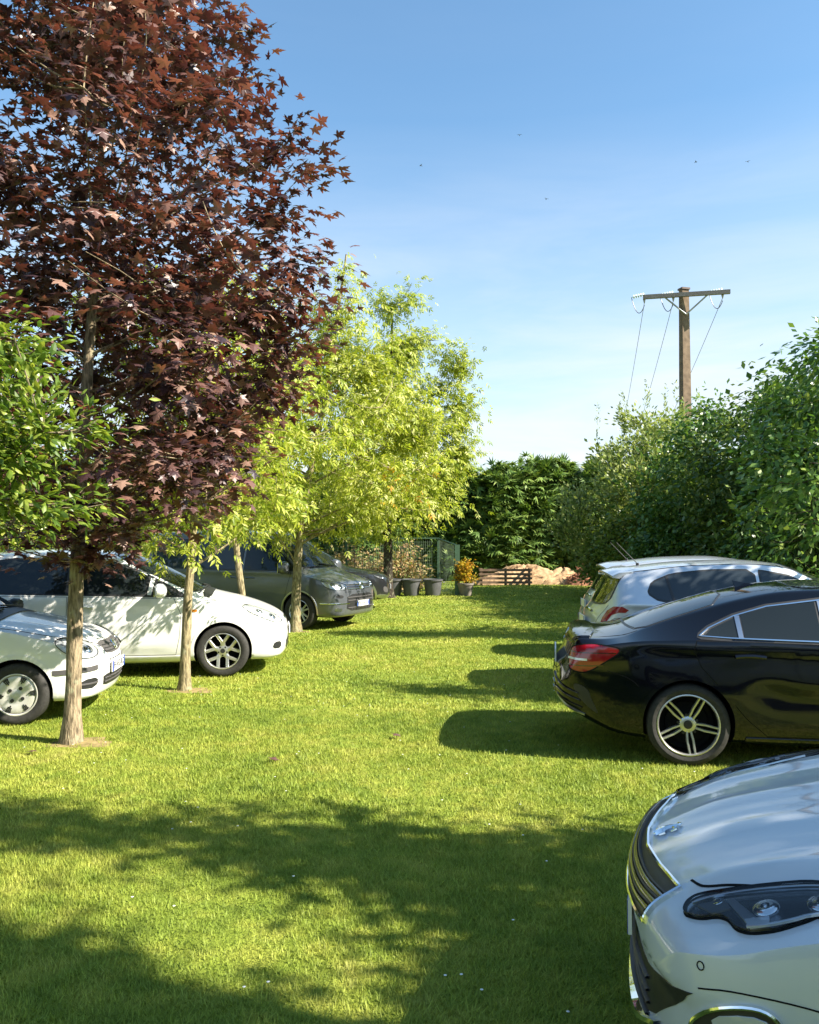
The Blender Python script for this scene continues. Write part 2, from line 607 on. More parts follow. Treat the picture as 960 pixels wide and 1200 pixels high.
    def ribbon(self, name, pts, d, mat, width=0.006, hgt=0.0015, s=1, closed=False, step=0.02, parent=None, off=0.0, round_=False):
        dv = self.dirn(d, s)
        P3 = self.lay(pts, d, s)
        if not closed and len(P3) > 2:
            for _ in range(2):
                P3 = [P3[0]] + [q for a, b in zip(P3[:-1], P3[1:]) for q in (a.lerp(b, .25), a.lerp(b, .75))] + [P3[-1]]
        P3 = resample(P3, step, closed)
        hits = [self.hit(p, dv) for p in P3]
        n = len(hits)
        prof = [(-.5, -.4), (-.42, .75), (0, 1), (.42, .75), (.5, -.4)] if round_ else [(-.5, -1), (-.5, 1), (.5, 1), (.5, -1)]
        k = len(prof)
        V, F_ = [], []
        for i, (co, no) in enumerate(hits):
            a = hits[(i - 1) % n][0] if closed else hits[max(i - 1, 0)][0]
            b = hits[(i + 1) % n][0] if closed else hits[min(i + 1, n - 1)][0]
            t = (b - a)
            if t.length < 1e-6: t = Vector((1, 0, 0))
            t.normalize()
            sd = no.cross(t).normalized()
            for q in prof: V.append(co + sd * (q[0] * width) + no * (off + q[1] * hgt))
        for i in range(n if closed else n - 1):
            i2 = (i + 1) % n
            for j in range(k - 1):
                F_.append((i * k + j, i2 * k + j, i2 * k + j + 1, i * k + j + 1))
        return mesh(name, V, F_, mat, parent or self.root, True, 50)

    def window(self, pts, d, s=1, name='window', mat=None, gasket=0.018, grid=0.05):
        g = self.patch(name, pts, d, mat or GL, 0.0045, s, grid)
        self.patch('frame', pts, d, BLK, 0.0025, s, grid, parent=g, grow=gasket)
        return g

    def door(self, pts, s, handle=None, hmat=None, name='door'):
        o = self.patch(name, pts, 'side', self.pnt, 0.0022, s, 0.035)
        self.ribbon('seam', pts, 'side', SEAM, 0.012, 0.0014, s, True, 0.015, o)
        if handle:
            hx, hz, hl = handle
            co, no = self.hit((hx, s * .8, hz), self.dirn('side', s))
            pts_ = [(hx + hl * t, hz + .012 * math.sin(math.pi * t)) for t in (0, .15, .5, .85, 1)]
            self.patch('handle_recess', rounded([(hx - .01, hz - .045), (hx + hl + .01, hz - .045), (hx + hl + .01, hz + .03), (hx - .01, hz + .03)], 2), 'side', hmat or self.pnt, 0.0028, s, 0.03, parent=o)
            self.ribbon('handle', pts_, 'side', hmat or self.pnt, 0.030, 0.034, s, parent=o, round_=True, step=.015)
        return o

    def plate(self, c, d, text, w=0.52, h=0.11, tilt=0.0):
        """number plate centred at design point c on the nose ('front') or tail ('rear')"""
        sx = -1 if d == 'front' else 1
        m = MB().box((0, 0, 0), (0.012, w, h))
        o = m.build('number_plate', PLATEW, self.root)
        o.location = (c[0] - self.L / 2, c[1], c[2]); o.rotation_euler = (0, tilt, 0)
        for e, mt in ((-1, PLATEB), (1, PLATEB)):
            b = MB().box((sx * .002, e * (w / 2 - .022) , 0), (0.0126, 0.042, h - .004)).build('country_band', mt, o)
        if not text: return o
        cu = bpy.data.curves.new('plate_text', 'FONT')
        cu.body = text; cu.size = h * 1.02; cu.align_x = 'CENTER'; cu.align_y = 'CENTER'; cu.extrude = 0.001; cu.space_character = 1.05
        t = bpy.data.objects.new('plate_text', cu); COL.objects.link(t)
        dg = bpy.context.evaluated_depsgraph_get(); dg.update()
        me = bpy.data.meshes.new_from_object(t.evaluated_get(dg))
        bpy.data.objects.remove(t)
        wd = max(v.co.x for v in me.vertices) - min(v.co.x for v in me.vertices)
        k = min(1.0, (w - .11) / wd)
        me.materials.clear(); me.materials.append(INK)
        t = link('lettering', me, o)
        t.location = (sx * .0075, 0, 0)
        t.rotation_euler = (R(90), 0, R(-90 if d == 'front' else 90))
        t.scale = (k, k, 1)
        return o

    def mirror(self, x, z, s, mat=None, size=(0.09, 0.12, 0.085)):
        co, no = self.hit((x, s * .8, z), self.dirn('side', s))
        c = Vector((co.x, co.y + s * (size[1] + .02), co.z + .04))
        V, F_ = [], []
        nu, nv_ = 16, 10
        for i in range(nv_ + 1):
            th = math.pi * i / nv_
            for j in range(nu):
                ph = 2 * math.pi * j / nu
                f = lambda q: math.copysign(abs(q) ** .75, q)
                px = f(math.sin(th) * math.cos(ph)); py = f(math.cos(th)); pz = f(math.sin(th) * math.sin(ph))
                if px > 0: px *= .45
                V.append(c + Vector((px * size[0], s * py * size[1], pz * size[2] * (1 - .12 * py))))
        for i in range(nv_):
            for j in range(nu):
                F_.append((i * nu + j, i * nu + (j + 1) % nu, (i + 1) * nu + (j + 1) % nu, (i + 1) * nu + j))
        o = mesh('mirror', V, F_, mat or self.pnt, self.root)
        MB().tube([co - no * .02 + Vector((0, 0, -.02)), c + Vector((0, -s * size[1] * .6, -.03))], .025, 8).build('mirror_stalk', BLK, o, True)
        MB().box((c.x + size[0] * .42, c.y, c.z), (.006, size[1] * 1.6, size[2] * 1.5)).build('mirror_glass', CHROME, o)
        return o

    def arch_lip(self, ax, s, mat=None, width=0.05, off=0.008, a0=-10, a1=190):
        r0, r1 = self.arch_r - .004, self.arch_r + width
        out = [(ax + r1 * math.cos(R(a)), self.wr + .01 + r1 * math.sin(R(a))) for a in range(a0, a1 + 1, 8)]
        inn = [(ax + r0 * math.cos(R(a)), self.wr + .01 + r0 * math.sin(R(a))) for a in range(a1, a0 - 1, -8)]
        return self.patch('wheel_arch', out + inn, 'side', mat or self.pnt, off, s, 0.03, skirt=off + .03)

    def wheels(self, style, rimr, width=0.215, y_in=0.012, steer=0.0, rim_mat=None, first_rot=0.0):
        built = None
        for i, ax in enumerate(self.axles):
            for s in (1, -1):
                if built is None:
                    wobj = make_wheel(style, self.wr, rimr, width, rim_mat or ALLOY)
                    built = wobj
                else:
                    wobj = copy_tree(built)
                wobj.parent = self.root
                co, no = self.hit((ax, s * .8, self.wr + self.arch_r + .03), self.dirn('side', s))
                yo = abs(co.y) - width / 2 - y_in
                wobj.location = (ax - self.L / 2, s * yo, self.wr)
                st = steer if i == 0 else 0.0
                wobj.rotation_euler = (0, first_rot + 0.5 * i, (0 if s > 0 else math.pi) + st)

    def place(self, axle, s, contact, heading):
        """put the contact patch of one wheel at a ground point; heading = direction of travel"""
        th = heading + math.pi
        lx = self.axles[axle] - self.L / 2
        ly = s * (self.W - .05)
        c, sn = math.cos(th), math.sin(th)
        self.root.location = (contact[0] - (c * lx - sn * ly), contact[1] - (sn * lx + c * ly), 0)
        self.root.rotation_euler = (0, 0, th)

def make_wheel(style, r, rimr, w, rim_mat):
    h = w / 2
    hub = MB()
    hub.lathe([(rimr - .02, -h * .85), (rimr - .025, -.02), (rimr * .72, -.03), (rimr * .70, -.012), (.05, -.012), (.05, .0)], 40, (0, 0, 0), 'y')
    wheel = hub.build('wheel', DARK, None, True)
    ty = MB()
    prof = [(rimr - .012, -h * .8), (rimr + .012, -h * .93), (rimr + .04, -h), (r - .045, -h), (r - .014, -h * .93), (r - .003, -h * .72), (r, -h * .3),
            (r, h * .3), (r - .003, h * .72), (r - .014, h * .93), (r - .045, h), (rimr + .04, h), (rimr + .012, h * .93), (rimr - .012, h * .8)]
    ty.lathe(prof, 64, (0, 0, 0), 'y')
    ty.f = ty.f[:-2]
    t_ = ty.build('tyre', TYRE, wheel, True, 60)
    rm = MB()
    rm.lathe([(rimr - .010, h * .70), (rimr - .006, h * .80), (rimr + .004, h * .86), (rimr + .006, h * .93), (rimr - .002, h * .95), (rimr - .008, h * .88), (rimr - .012, h * .72)], 56, (0, 0, 0), 'y')
    rm.f = rm.f[:-2]
    def bar(r0, a0, r1, a1, w0, w1, y0, y1, th=.022, m=None):
        p0 = Vector((r0 * math.cos(a0), y0, r0 * math.sin(a0))); p1 = Vector((r1 * math.cos(a1), y1, r1 * math.sin(a1)))
        t = (p1 - p0).normalized(); out = Vector((0, 1, 0)); sd = t.cross(out).normalized()
        V = []
        for p, ww in ((p0, w0), (p0.lerp(p1, .5), (w0 + w1) / 2), (p1, w1)):
            for a, b in ((-.62, -th), (-.5, -.004), (-.36, 0), (.36, 0), (.5, -.004), (.62, -th)): V.append(p + sd * (a * ww) + out * b)
        F_ = []
        for i in range(2):
            for j in range(6):
                F_.append((i * 6 + j, i * 6 + (j + 1) % 6, (i + 1) * 6 + (j + 1) % 6, (i + 1) * 6 + j))
        F_ += [(5, 4, 3, 2, 1, 0), (12, 13, 14, 15, 16, 17)]
        (m or rm).add(V, F_)
    yh, yr = h * .62, h * .84
    A = 2 * math.pi
    dk = MB()
    if style == 'twin5':
        for k in range(5):
            a = A * k / 5 + .3
            for e in (-1, 1):
                bar(.045, a + e * .30, rimr * .58, a + e * R(10), .017, .017, yh, yh + .012)
                bar(rimr * .56, a + e * R(10), rimr - .006, a + e * R(5), .017, .015, yh + .012, yr)
        rm.lathe([(.062, yh - .03), (.062, yh - .002), (.05, yh + .004), (.034, yh + .006)], 24, (0, 0, 0), 'y')
        dk.lathe([(.033, yh + .004), (.033, yh + .009), (.02, yh + .010)], 20, (0, 0, 0), 'y')
        for k in range(5):
            a = A * (k + .5) / 5 + .3
            dk.lathe([(.011, yh - .012), (.011, yh + .003)], 8, (.072 * math.cos(a), 0, .072 * math.sin(a)), 'y')
    elif style == 'y10':
        for k in range(5):
            a = A * k / 5 + .31
            bar(.04, a, rimr * .52, a, .062, .048, yh, yh + .01)
            for e in (-1, 1):
                bar(rimr * .46, a + e * .04, rimr - .01, a + e * R(20), .036, .036, yh + .008, yr)
        rm.lathe([(.072, yh - .03), (.072, yh), (.05, yh + .006)], 24, (0, 0, 0), 'y')
        dk.lathe([(.03, yh + .005), (.03, yh + .009)], 16, (0, 0, 0), 'y')
        for k in range(5):
            a = A * (k + .5) / 5 + .31
            dk.lathe([(.012, yh - .01), (.012, yh + .006)], 8, (.055 * math.cos(a), 0, .055 * math.sin(a)), 'y')
    elif style == 'cap':
        rm.lathe([(rimr - .008, yr - .012), (rimr - .02, yr - .002), (rimr * .8, yr + .004), (rimr * .5, yr - .004), (rimr * .3, yr - .010), (rimr * .2, yr - .004), (.02, yr)], 48, (0, 0, 0), 'y')
        for k in range(6):
            for e in (-1, 0, 1):
                a = A * k / 6 + .1 + e * .105
                bar(rimr * (.66 if e else .58), a, rimr * .9, a, .010, .017, yr + .006, yr + .007, .01, dk)
        for k in range(4):
            a = A * (k + .5) / 4
            dk.lathe([(.017, yr - .012), (.017, yr + .001)], 12, (.068 * math.cos(a), 0, .068 * math.sin(a)), 'y')
    elif style == 'five':
        for k in range(5):
            a = A * k / 5 + .1
            for e in (-1, 1):
                bar(.04, a + e * .25, rimr - .01, a + e * R(13), .034, .030, yh, yr)
        rm.lathe([(.08, yh - .03), (.08, yh), (.05, yh + .006)], 24, (0, 0, 0), 'y')
    else:
        for k in range(10):
            a = A * k / 10
            bar(.05, a, rimr - .01, a, .032, .024, yh, yr)
        rm.lathe([(.07, yh - .03), (.07, yh), (.05, yh + .006)], 24, (0, 0, 0), 'y')
    rim = rm.build('rim', rim_mat, wheel, True, 35)
    if dk.v: dk.build('wheel_bolts', BLK, wheel, True, 35)['kind'] = 'stuff'
    return wheel

def lamp(car, pts, d, s, spots=(), name='headlight', base=None, grid=0.03, rim=True, bright=None):
    """dark lamp bowl, bright reflectors, clear cover"""
    o = car.patch(name, pts, d, base or BLK, 0.003, s, grid)
    dv = car.dirn(d, s)
    for (p, r_) in spots:
        co, no = car.hit(car.lay([p], d, s)[0], dv)
        b = no.orthogonal().normalized(); c = no.cross(b)
        V = [co + no * .004]; F_ = []
        n = 18
        for q, (rr, hh) in enumerate(((.35, .010), (.7, .008), (.95, .007), (1.0, .002))):
            for k in range(n):
                a = 2 * math.pi * k / n
                V.append(co + (b * math.cos(a) + c * math.sin(a)) * (rr * r_) + no * (hh if q else .012))
        for k in range(n): F_.append((0, 1 + k, 1 + (k + 1) % n))
        for q in range(3):
            for k in range(n):
                F_.append((1 + q * n + k, 1 + q * n + (k + 1) % n, 1 + (q + 1) * n + (k + 1) % n, 1 + (q + 1) * n + k))
        mesh('reflector', V, F_, bright or REFL, o)
    if rim: car.ribbon('lamp_seal', pts, d, SEAM, 0.007, 0.004, s, True, 0.012, o)
    car.patch('lens', pts, d, CLEAR, 0.016, s, grid, parent=o, skirt=0.012)
    return o
# ------------------------------------------------------------------ ground and lawn
rng = np.random.default_rng(11)

def leaf_mat(name, cols, trans=0.35, rough=0.45, spec=0.35, tcol=None):
    """cols: list of (position, colour) over a per-leaf random value"""
    m, nt, b = new_mat(name)
    out = nt.nodes['Material Output']
    ge = nt.nodes.new('ShaderNodeNewGeometry')
    rp = nt.nodes.new('ShaderNodeValToRGB')
    el = rp.color_ramp.elements
    while len(el) < len(cols): el.new(0.5)
    for e, (p, c_) in zip(el, cols):
        e.position = p; e.color = (*c_, 1)
    nt.links.new(ge.outputs['Random Per Island'], rp.inputs['Fac'])
    nt.links.new(rp.outputs['Color'], b.inputs['Base Color'])
    b.inputs['Roughness'].default_value = rough
    b.inputs['Specular IOR Level'].default_value = spec
    tr = nt.nodes.new('ShaderNodeBsdfTranslucent')
    sc = nt.nodes.new('ShaderNodeMixRGB'); sc.blend_type = 'MULTIPLY'; sc.inputs['Fac'].default_value = 1
    sc.inputs['Color2'].default_value = (*(tcol or (1.3, 1.35, .7)), 1)
    nt.links.new(rp.outputs['Color'], sc.inputs['Color1'])
    nt.links.new(sc.outputs['Color'], tr.inputs['Color'])
    mx = nt.nodes.new('ShaderNodeMixShader'); mx.inputs['Fac'].default_value = trans
    nt.links.new(b.outputs['BSDF'], mx.inputs[1]); nt.links.new(tr.outputs['BSDF'], mx.inputs[2])
    nt.links.new(mx.outputs['Shader'], out.inputs['Surface'])
    return m

def lawn_nodes(nt, b, scale=1.0):
    """lush, yellowed and trodden patches of the same lawn, in world position"""
    ge = nt.nodes.new('ShaderNodeNewGeometry')
    n1 = nt.nodes.new('ShaderNodeTexNoise'); n1.inputs['Scale'].default_value = 0.55; n1.inputs['Detail'].default_value = 6; n1.inputs['Roughness'].default_value = .65
    n2 = nt.nodes.new('ShaderNodeTexNoise'); n2.inputs['Scale'].default_value = 5.5; n2.inputs['Detail'].default_value = 6
    nt.links.new(ge.outputs['Position'], n1.inputs['Vector']); nt.links.new(ge.outputs['Position'], n2.inputs['Vector'])
    ad = nt.nodes.new('ShaderNodeMath'); ad.operation = 'MULTIPLY_ADD'
    ad.inputs[1].default_value = 0.6
    nt.links.new(n1.outputs['Fac'], ad.inputs[0])
    mu = nt.nodes.new('ShaderNodeMath'); mu.operation = 'MULTIPLY'; mu.inputs[1].default_value = 0.4
    nt.links.new(n2.outputs['Fac'], mu.inputs[0]); nt.links.new(mu.outputs['Value'], ad.inputs[2])
    rp = nt.nodes.new('ShaderNodeValToRGB')
    el = rp.color_ramp.elements
    el.new(.5); el.new(.6)
    for e, (p, c_) in zip(el, ((.34, (.155, .228, .030)), (.47, (.25, .315, .042)), (.57, (.355, .385, .062)), (.70, (.45, .42, .12)))):
        e.position = p; e.color = (*[q * scale for q in c_], 1)
    nt.links.new(ad.outputs['Value'], rp.inputs['Fac'])
    return ge, rp

m, nt, b = new_mat('lawn_ground')
ge, rp = lawn_nodes(nt, b, 0.72)
nt.links.new(rp.outputs['Color'], b.inputs['Base Color'])
b.inputs['Roughness'].default_value = 0.95; b.inputs['Specular IOR Level'].default_value = 0.1
nz = nt.nodes.new('ShaderNodeTexNoise'); nz.inputs['Scale'].default_value = 60; nz.inputs['Detail'].default_value = 5
nt.links.new(ge.outputs['Position'], nz.inputs['Vector'])
bp = nt.nodes.new('ShaderNodeBump'); bp.inputs['Strength'].default_value = .8; bp.inputs['Distance'].default_value = .03
nt.links.new(nz.outputs['Fac'], bp.inputs['Height']); nt.links.new(bp.outputs['Normal'], b.inputs['Normal'])
LAWN = m

m, nt, b = new_mat('grass_blades')
ge, rp = lawn_nodes(nt, b, 1.0)
mr = nt.nodes.new('ShaderNodeMapRange'); mr.inputs['To Min'].default_value = .74; mr.inputs['To Max'].default_value = 1.28
nt.links.new(ge.outputs['Random Per Island'], mr.inputs['Value'])
sv = nt.nodes.new('ShaderNodeVectorMath'); sv.operation = 'SCALE'
nt.links.new(rp.outputs['Color'], sv.inputs[0]); nt.links.new(mr.outputs['Result'], sv.inputs['Scale'])
nt.links.new(sv.outputs['Vector'], b.inputs['Base Color'])
b.inputs['Roughness'].default_value = .55; b.inputs['Specular IOR Level'].default_value = .25
tr = nt.nodes.new('ShaderNodeBsdfTranslucent'); nt.links.new(sv.outputs['Vector'], tr.inputs['Color'])
mx = nt.nodes.new('ShaderNodeMixShader'); mx.inputs['Fac'].default_value = .35
nt.links.new(b.outputs['BSDF'], mx.inputs[1]); nt.links.new(tr.outputs['BSDF'], mx.inputs[2])
nt.links.new(mx.outputs['Shader'], nt.nodes['Material Output'].inputs['Surface'])
BLADE = m

def ground_z(x, y):
    return 0.012 * np.sin(.9 * x + 1.3 * np.sin(.5 * y)) * np.cos(.7 * y) + .006 * np.sin(2.3 * x + 1.7 * y)

# ground: finer near the camera, out to the horizon
gx = np.concatenate([[-1500, -300, -80, -40], np.arange(-20, 20.1, .5), [40, 80, 300, 1500]])
gy = np.concatenate([[-1500, -300, -80, -20], np.arange(-8, 42.1, .5), [60, 120, 400, 1500]])
GX, GY = np.meshgrid(gx, gy, indexing='ij')
GZ = np.where((np.abs(GX) <= 20) & (GY <= 42) & (GY >= -8), ground_z(GX, GY), 0)
nx_, ny_ = len(gx), len(gy)
fs = [(i * ny_ + j, (i + 1) * ny_ + j, (i + 1) * ny_ + j + 1, i * ny_ + j + 1) for i in range(nx_ - 1) for j in range(ny_ - 1)]
g_ = mesh('ground', np.stack([GX, GY, GZ], -1).reshape(-1, 3), fs, LAWN)
tag(g_, 'mown lawn car park running to a tall hedge', None, None, 'structure')

TREE_BASES = {'maple': (-2.88, 7.1), 'second': (-2.59, 9.56), 'leaning': (-2.62, 12.6), 'third': (-2.17, 15.75), 'fourth': (-.66, 25.4)}

# grass blades in three density zones
def blades(y0, y1, dens, h, wd, bend):
    area_n = int(dens * (y1 - y0) * (y1 + y0) * .5 * 1.24)
    y = np.sqrt(rng.uniform(y0 * y0, y1 * y1, area_n))
    x = rng.uniform(-.62, .62, area_n) * y
    keep = rng.uniform(0, 1, area_n) < (.45 + .55 * smooth01((np.sin(x * 3.1 + 2 * np.sin(y * 1.3)) * np.cos(y * 2.7 + x) + .9) / 1.1))
    for k, (bx, by) in TREE_BASES.items():
        d = np.hypot((x - bx - .1) / 1.35, y - by) + .10 * np.sin(5 * np.arctan2(y - by, x - bx))
        keep &= (d > .36) | (rng.uniform(0, 1, area_n) < .12 + .88 * smooth01((d - .10) / .28))
    x, y = x[keep], y[keep]
    n = len(x)
    z = ground_z(x, y)
    a = rng.uniform(0, 2 * np.pi, n); hh = h * rng.uniform(.45, 1.25, n); ww = wd * rng.uniform(.6, 1.3, n)
    lx, ly = np.cos(a + 1.2), np.sin(a + 1.2)
    bd = bend * hh * rng.uniform(.2, 1.4, n)
    p0 = np.stack([x - np.cos(a) * ww, y - np.sin(a) * ww, z - .004], 1); p1 = np.stack([x + np.cos(a) * ww, y + np.sin(a) * ww, z - .004], 1)
    p2 = np.stack([x + lx * bd, y + ly * bd, z + hh], 1)
    V = np.stack([p0, p1, p2], 1).reshape(-1, 3)
    return V, np.arange(len(V)).reshape(-1, 3)
Vs, Fs, off = [], [], 0
for args in ((2.3, 5.0, 15000, .024, .0030, 1.2), (5.0, 8.5, 6800, .026, .0045, 1.2), (8.5, 14, 2300, .029, .008, 1.1), (14, 22, 700, .032, .014, 1.0), (22, 35, 260, .036, .022, 1.0)):
    v, f = blades(*args)
    Vs.append(v); Fs.append(f + off); off += len(v)
o = tri_mesh('grass', np.concatenate(Vs), np.concatenate(Fs), BLADE)
tag(o, 'short mown yellow-green grass of the parking lawn', 'grass', None, 'stuff')

SOIL = simple('bare_soil', (.25, .19, .085), .95, spec=.1, noise=.35, nscale=14, bump=.8)
for k, (bx, by) in TREE_BASES.items():
    r0 = .30 if k in ('maple', 'second') else .26
    vv = [(bx + .08, by, .016)]; ff = []
    n = 28
    for ring_, (q, hz) in enumerate(((.5, .004), (1.0, -.012))):
        for i in range(n):
            a = 2 * math.pi * i / n
            rr = r0 * q * (1 + .16 * math.sin(3 * a + bx) + .1 * math.sin(7 * a))
            px, py = bx + .08 + 1.45 * rr * math.cos(a), by + rr * math.sin(a)
            vv.append((px, py, float(ground_z(px, py)) + hz))
    ff += [(0, 1 + i, 1 + (i + 1) % n) for i in range(n)]
    ff += [(1 + i, 1 + n + i, 1 + n + (i + 1) % n, 1 + (i + 1) % n) for i in range(n)]
    tag(mesh('bare_soil', vv, ff, SOIL), 'patch of bare soil and dry grass round a tree trunk', None, None, 'structure')

# ------------------------------------------------------------------ vegetation
def place_leaves(tv, tf, pos, dirs, nrm, size):
    """tv: template (k,3) x along, y across, z normal; one transform per leaf"""
    d = dirs / np.linalg.norm(dirs, axis=1, keepdims=True)
    n = nrm - d * (nrm * d).sum(1, keepdims=True)
    n /= np.linalg.norm(n, axis=1, keepdims=True) + 1e-9
    s = np.cross(n, d)
    T = tv[None] * size[:, None, None]
    V = pos[:, None] + T[:, :, :1] * d[:, None] + T[:, :, 1:2] * s[:, None] + T[:, :, 2:] * n[:, None]
    F = tf[None] + (np.arange(len(pos)) * len(tv))[:, None, None]
    return V.reshape(-1, 3), F.reshape(-1, 3)

def star_leaf():
    """five-lobed maple blade"""
    out = [(0, 0), (.0, .13), (-.12, .40), (.06, .30), (.15, .20), (.24, .40), (.48, .64), (.46, .38), (.42, .19), (.60, .27), (.70, .13), (1.0, 0)]
    pts = out + [(x, -y) for x, y in out[-2:0:-1]]
    v = [(.30, 0, .05)] + [(x, y, -.10 * (y * y * 2 + (x - .35) ** 2 * .8)) for x, y in pts]
    n = len(pts)
    return np.array(v), np.array([(0, 1 + i, 1 + (i + 1) % n) for i in range(n)])
def oval_leaf(w=.42):
    v = [(0, 0, 0), (.35, w * .5, -.03), (.72, w * .36, -.05), (1, 0, -.12), (.72, -w * .36, -.05), (.35, -w * .5, -.03), (.4, 0, .05)]
    return np.array(v), np.array([(6, 0, 1), (6, 1, 2), (6, 2, 3), (6, 3, 4), (6, 4, 5), (6, 5, 0)])
def quad_leaf(w=.5):
    v = [(0, 0, 0), (.5, w * .5, -.05), (1, 0, -.1), (.5, -w * .5, -.05)]
    return np.array(v), np.array([(0, 1, 2), (0, 2, 3)])
def spray(n=5, w=.16, droop=.25):
    """compound leaf: a terminal leaflet and pairs of side leaflets"""
    V, F = [], []
    def lf(p, a, l):
        c_, s_ = math.cos(a), math.sin(a); b0 = len(V)
        for x, y, z in ((0, 0, 0), (.45, w / l * l, -.02), (1, 0, -.12), (.45, -w / l * l, -.02)):
            X, Y = x * l, y * l * 1.0
            V.append((p[0] + X * c_ - Y * s_, p[1] + X * s_ + Y * c_, p[2] + z * l - droop * l * x))
        F.extend([(b0, b0 + 1, b0 + 2), (b0, b0 + 2, b0 + 3)])
    lf((.5, 0, -.02), 0, .5)
    for k in range(n // 2):
        x = .42 - .26 * k
        for s in (1, -1): lf((x, 0, 0), s * .9, .46)
    return np.array(V), np.array(F)
def plume(n=5):
    """flat spray of a conifer: fan of narrow scales"""
    V, F = [], []
    for i in range(n):
        a = (i / (n - 1) - .5) * 1.9; l = .55 + .45 * math.cos(a * 1.2); b0 = len(V)
        for x, y, z in ((0, .06, 0), (1, 0, -.12 * abs(a)), (0, -.06, 0)):
            X, Y = x * l, y * 2.4
            V.append((X * math.cos(a) - Y * math.sin(a), X * math.sin(a) + Y * math.cos(a), z - .10 * x))
        F.append((b0, b0 + 1, b0 + 2))
    return np.array(V), np.array(F)

def bark_mat(name, col):
    """vertically fissured bark with pale lichen spots"""
    m, nt, b = new_mat(name)
    tc = nt.nodes.new('ShaderNodeTexCoord'); mp = nt.nodes.new('ShaderNodeMapping'); mp.inputs['Scale'].default_value = (1, 1, .22)
    n1 = nt.nodes.new('ShaderNodeTexNoise'); n1.inputs['Scale'].default_value = 48; n1.inputs['Detail'].default_value = 6
    n2 = nt.nodes.new('ShaderNodeTexNoise'); n2.inputs['Scale'].default_value = 11; n2.inputs['Detail'].default_value = 5
    nt.links.new(tc.outputs['Object'], mp.inputs['Vector']); nt.links.new(mp.outputs['Vector'], n1.inputs['Vector']); nt.links.new(tc.outputs['Object'], n2.inputs['Vector'])
    r1 = nt.nodes.new('ShaderNodeValToRGB'); e = r1.color_ramp.elements
    e[0].position, e[0].color = .36, (*[q_ * .4 for q_ in col], 1); e[1].position, e[1].color = .62, (*[q_ * 1.25 for q_ in col], 1)
    nt.links.new(n1.outputs['Fac'], r1.inputs['Fac'])
    r2 = nt.nodes.new('ShaderNodeValToRGB'); r2.color_ramp.elements[0].position = .56; r2.color_ramp.elements[1].position = .66
    nt.links.new(n2.outputs['Fac'], r2.inputs['Fac'])
    mu = nt.nodes.new('ShaderNodeMath'); mu.operation = 'MULTIPLY'; mu.inputs[1].default_value = .55
    nt.links.new(r2.outputs['Color'], mu.inputs[0])
    mx = nt.nodes.new('ShaderNodeMixRGB'); mx.inputs['Color2'].default_value = (.34, .34, .22, 1)
    nt.links.new(mu.outputs['Value'], mx.inputs['Fac']); nt.links.new(r1.outputs['Color'], mx.inputs['Color1']); nt.links.new(mx.outputs['Color'], b.inputs['Base Color'])
    bp = nt.nodes.new('ShaderNodeBump'); bp.inputs['Strength'].default_value = 1; bp.inputs['Distance'].default_value = .02
    nt.links.new(n1.outputs['Fac'], bp.inputs['Height']); nt.links.new(bp.outputs['Normal'], b.inputs['Normal'])
    b.inputs['Roughness'].default_value = .9; b.inputs['Specular IOR Level'].default_value = .15
    return m
BARK = bark_mat('bark', (.21, .17, .11))
BARKM = bark_mat('bark_maple', (.27, .21, .135))
BARKD = bark_mat('bark_dark', (.05, .04, .03))
BARKP = bark_mat('bark_pale', (.28, .23, .13))

def bez(a, b, c_, n):
    t = np.linspace(0, 1, n)[:, None]
    return (1 - t) ** 2 * a + 2 * t * (1 - t) * b + t * t * c_

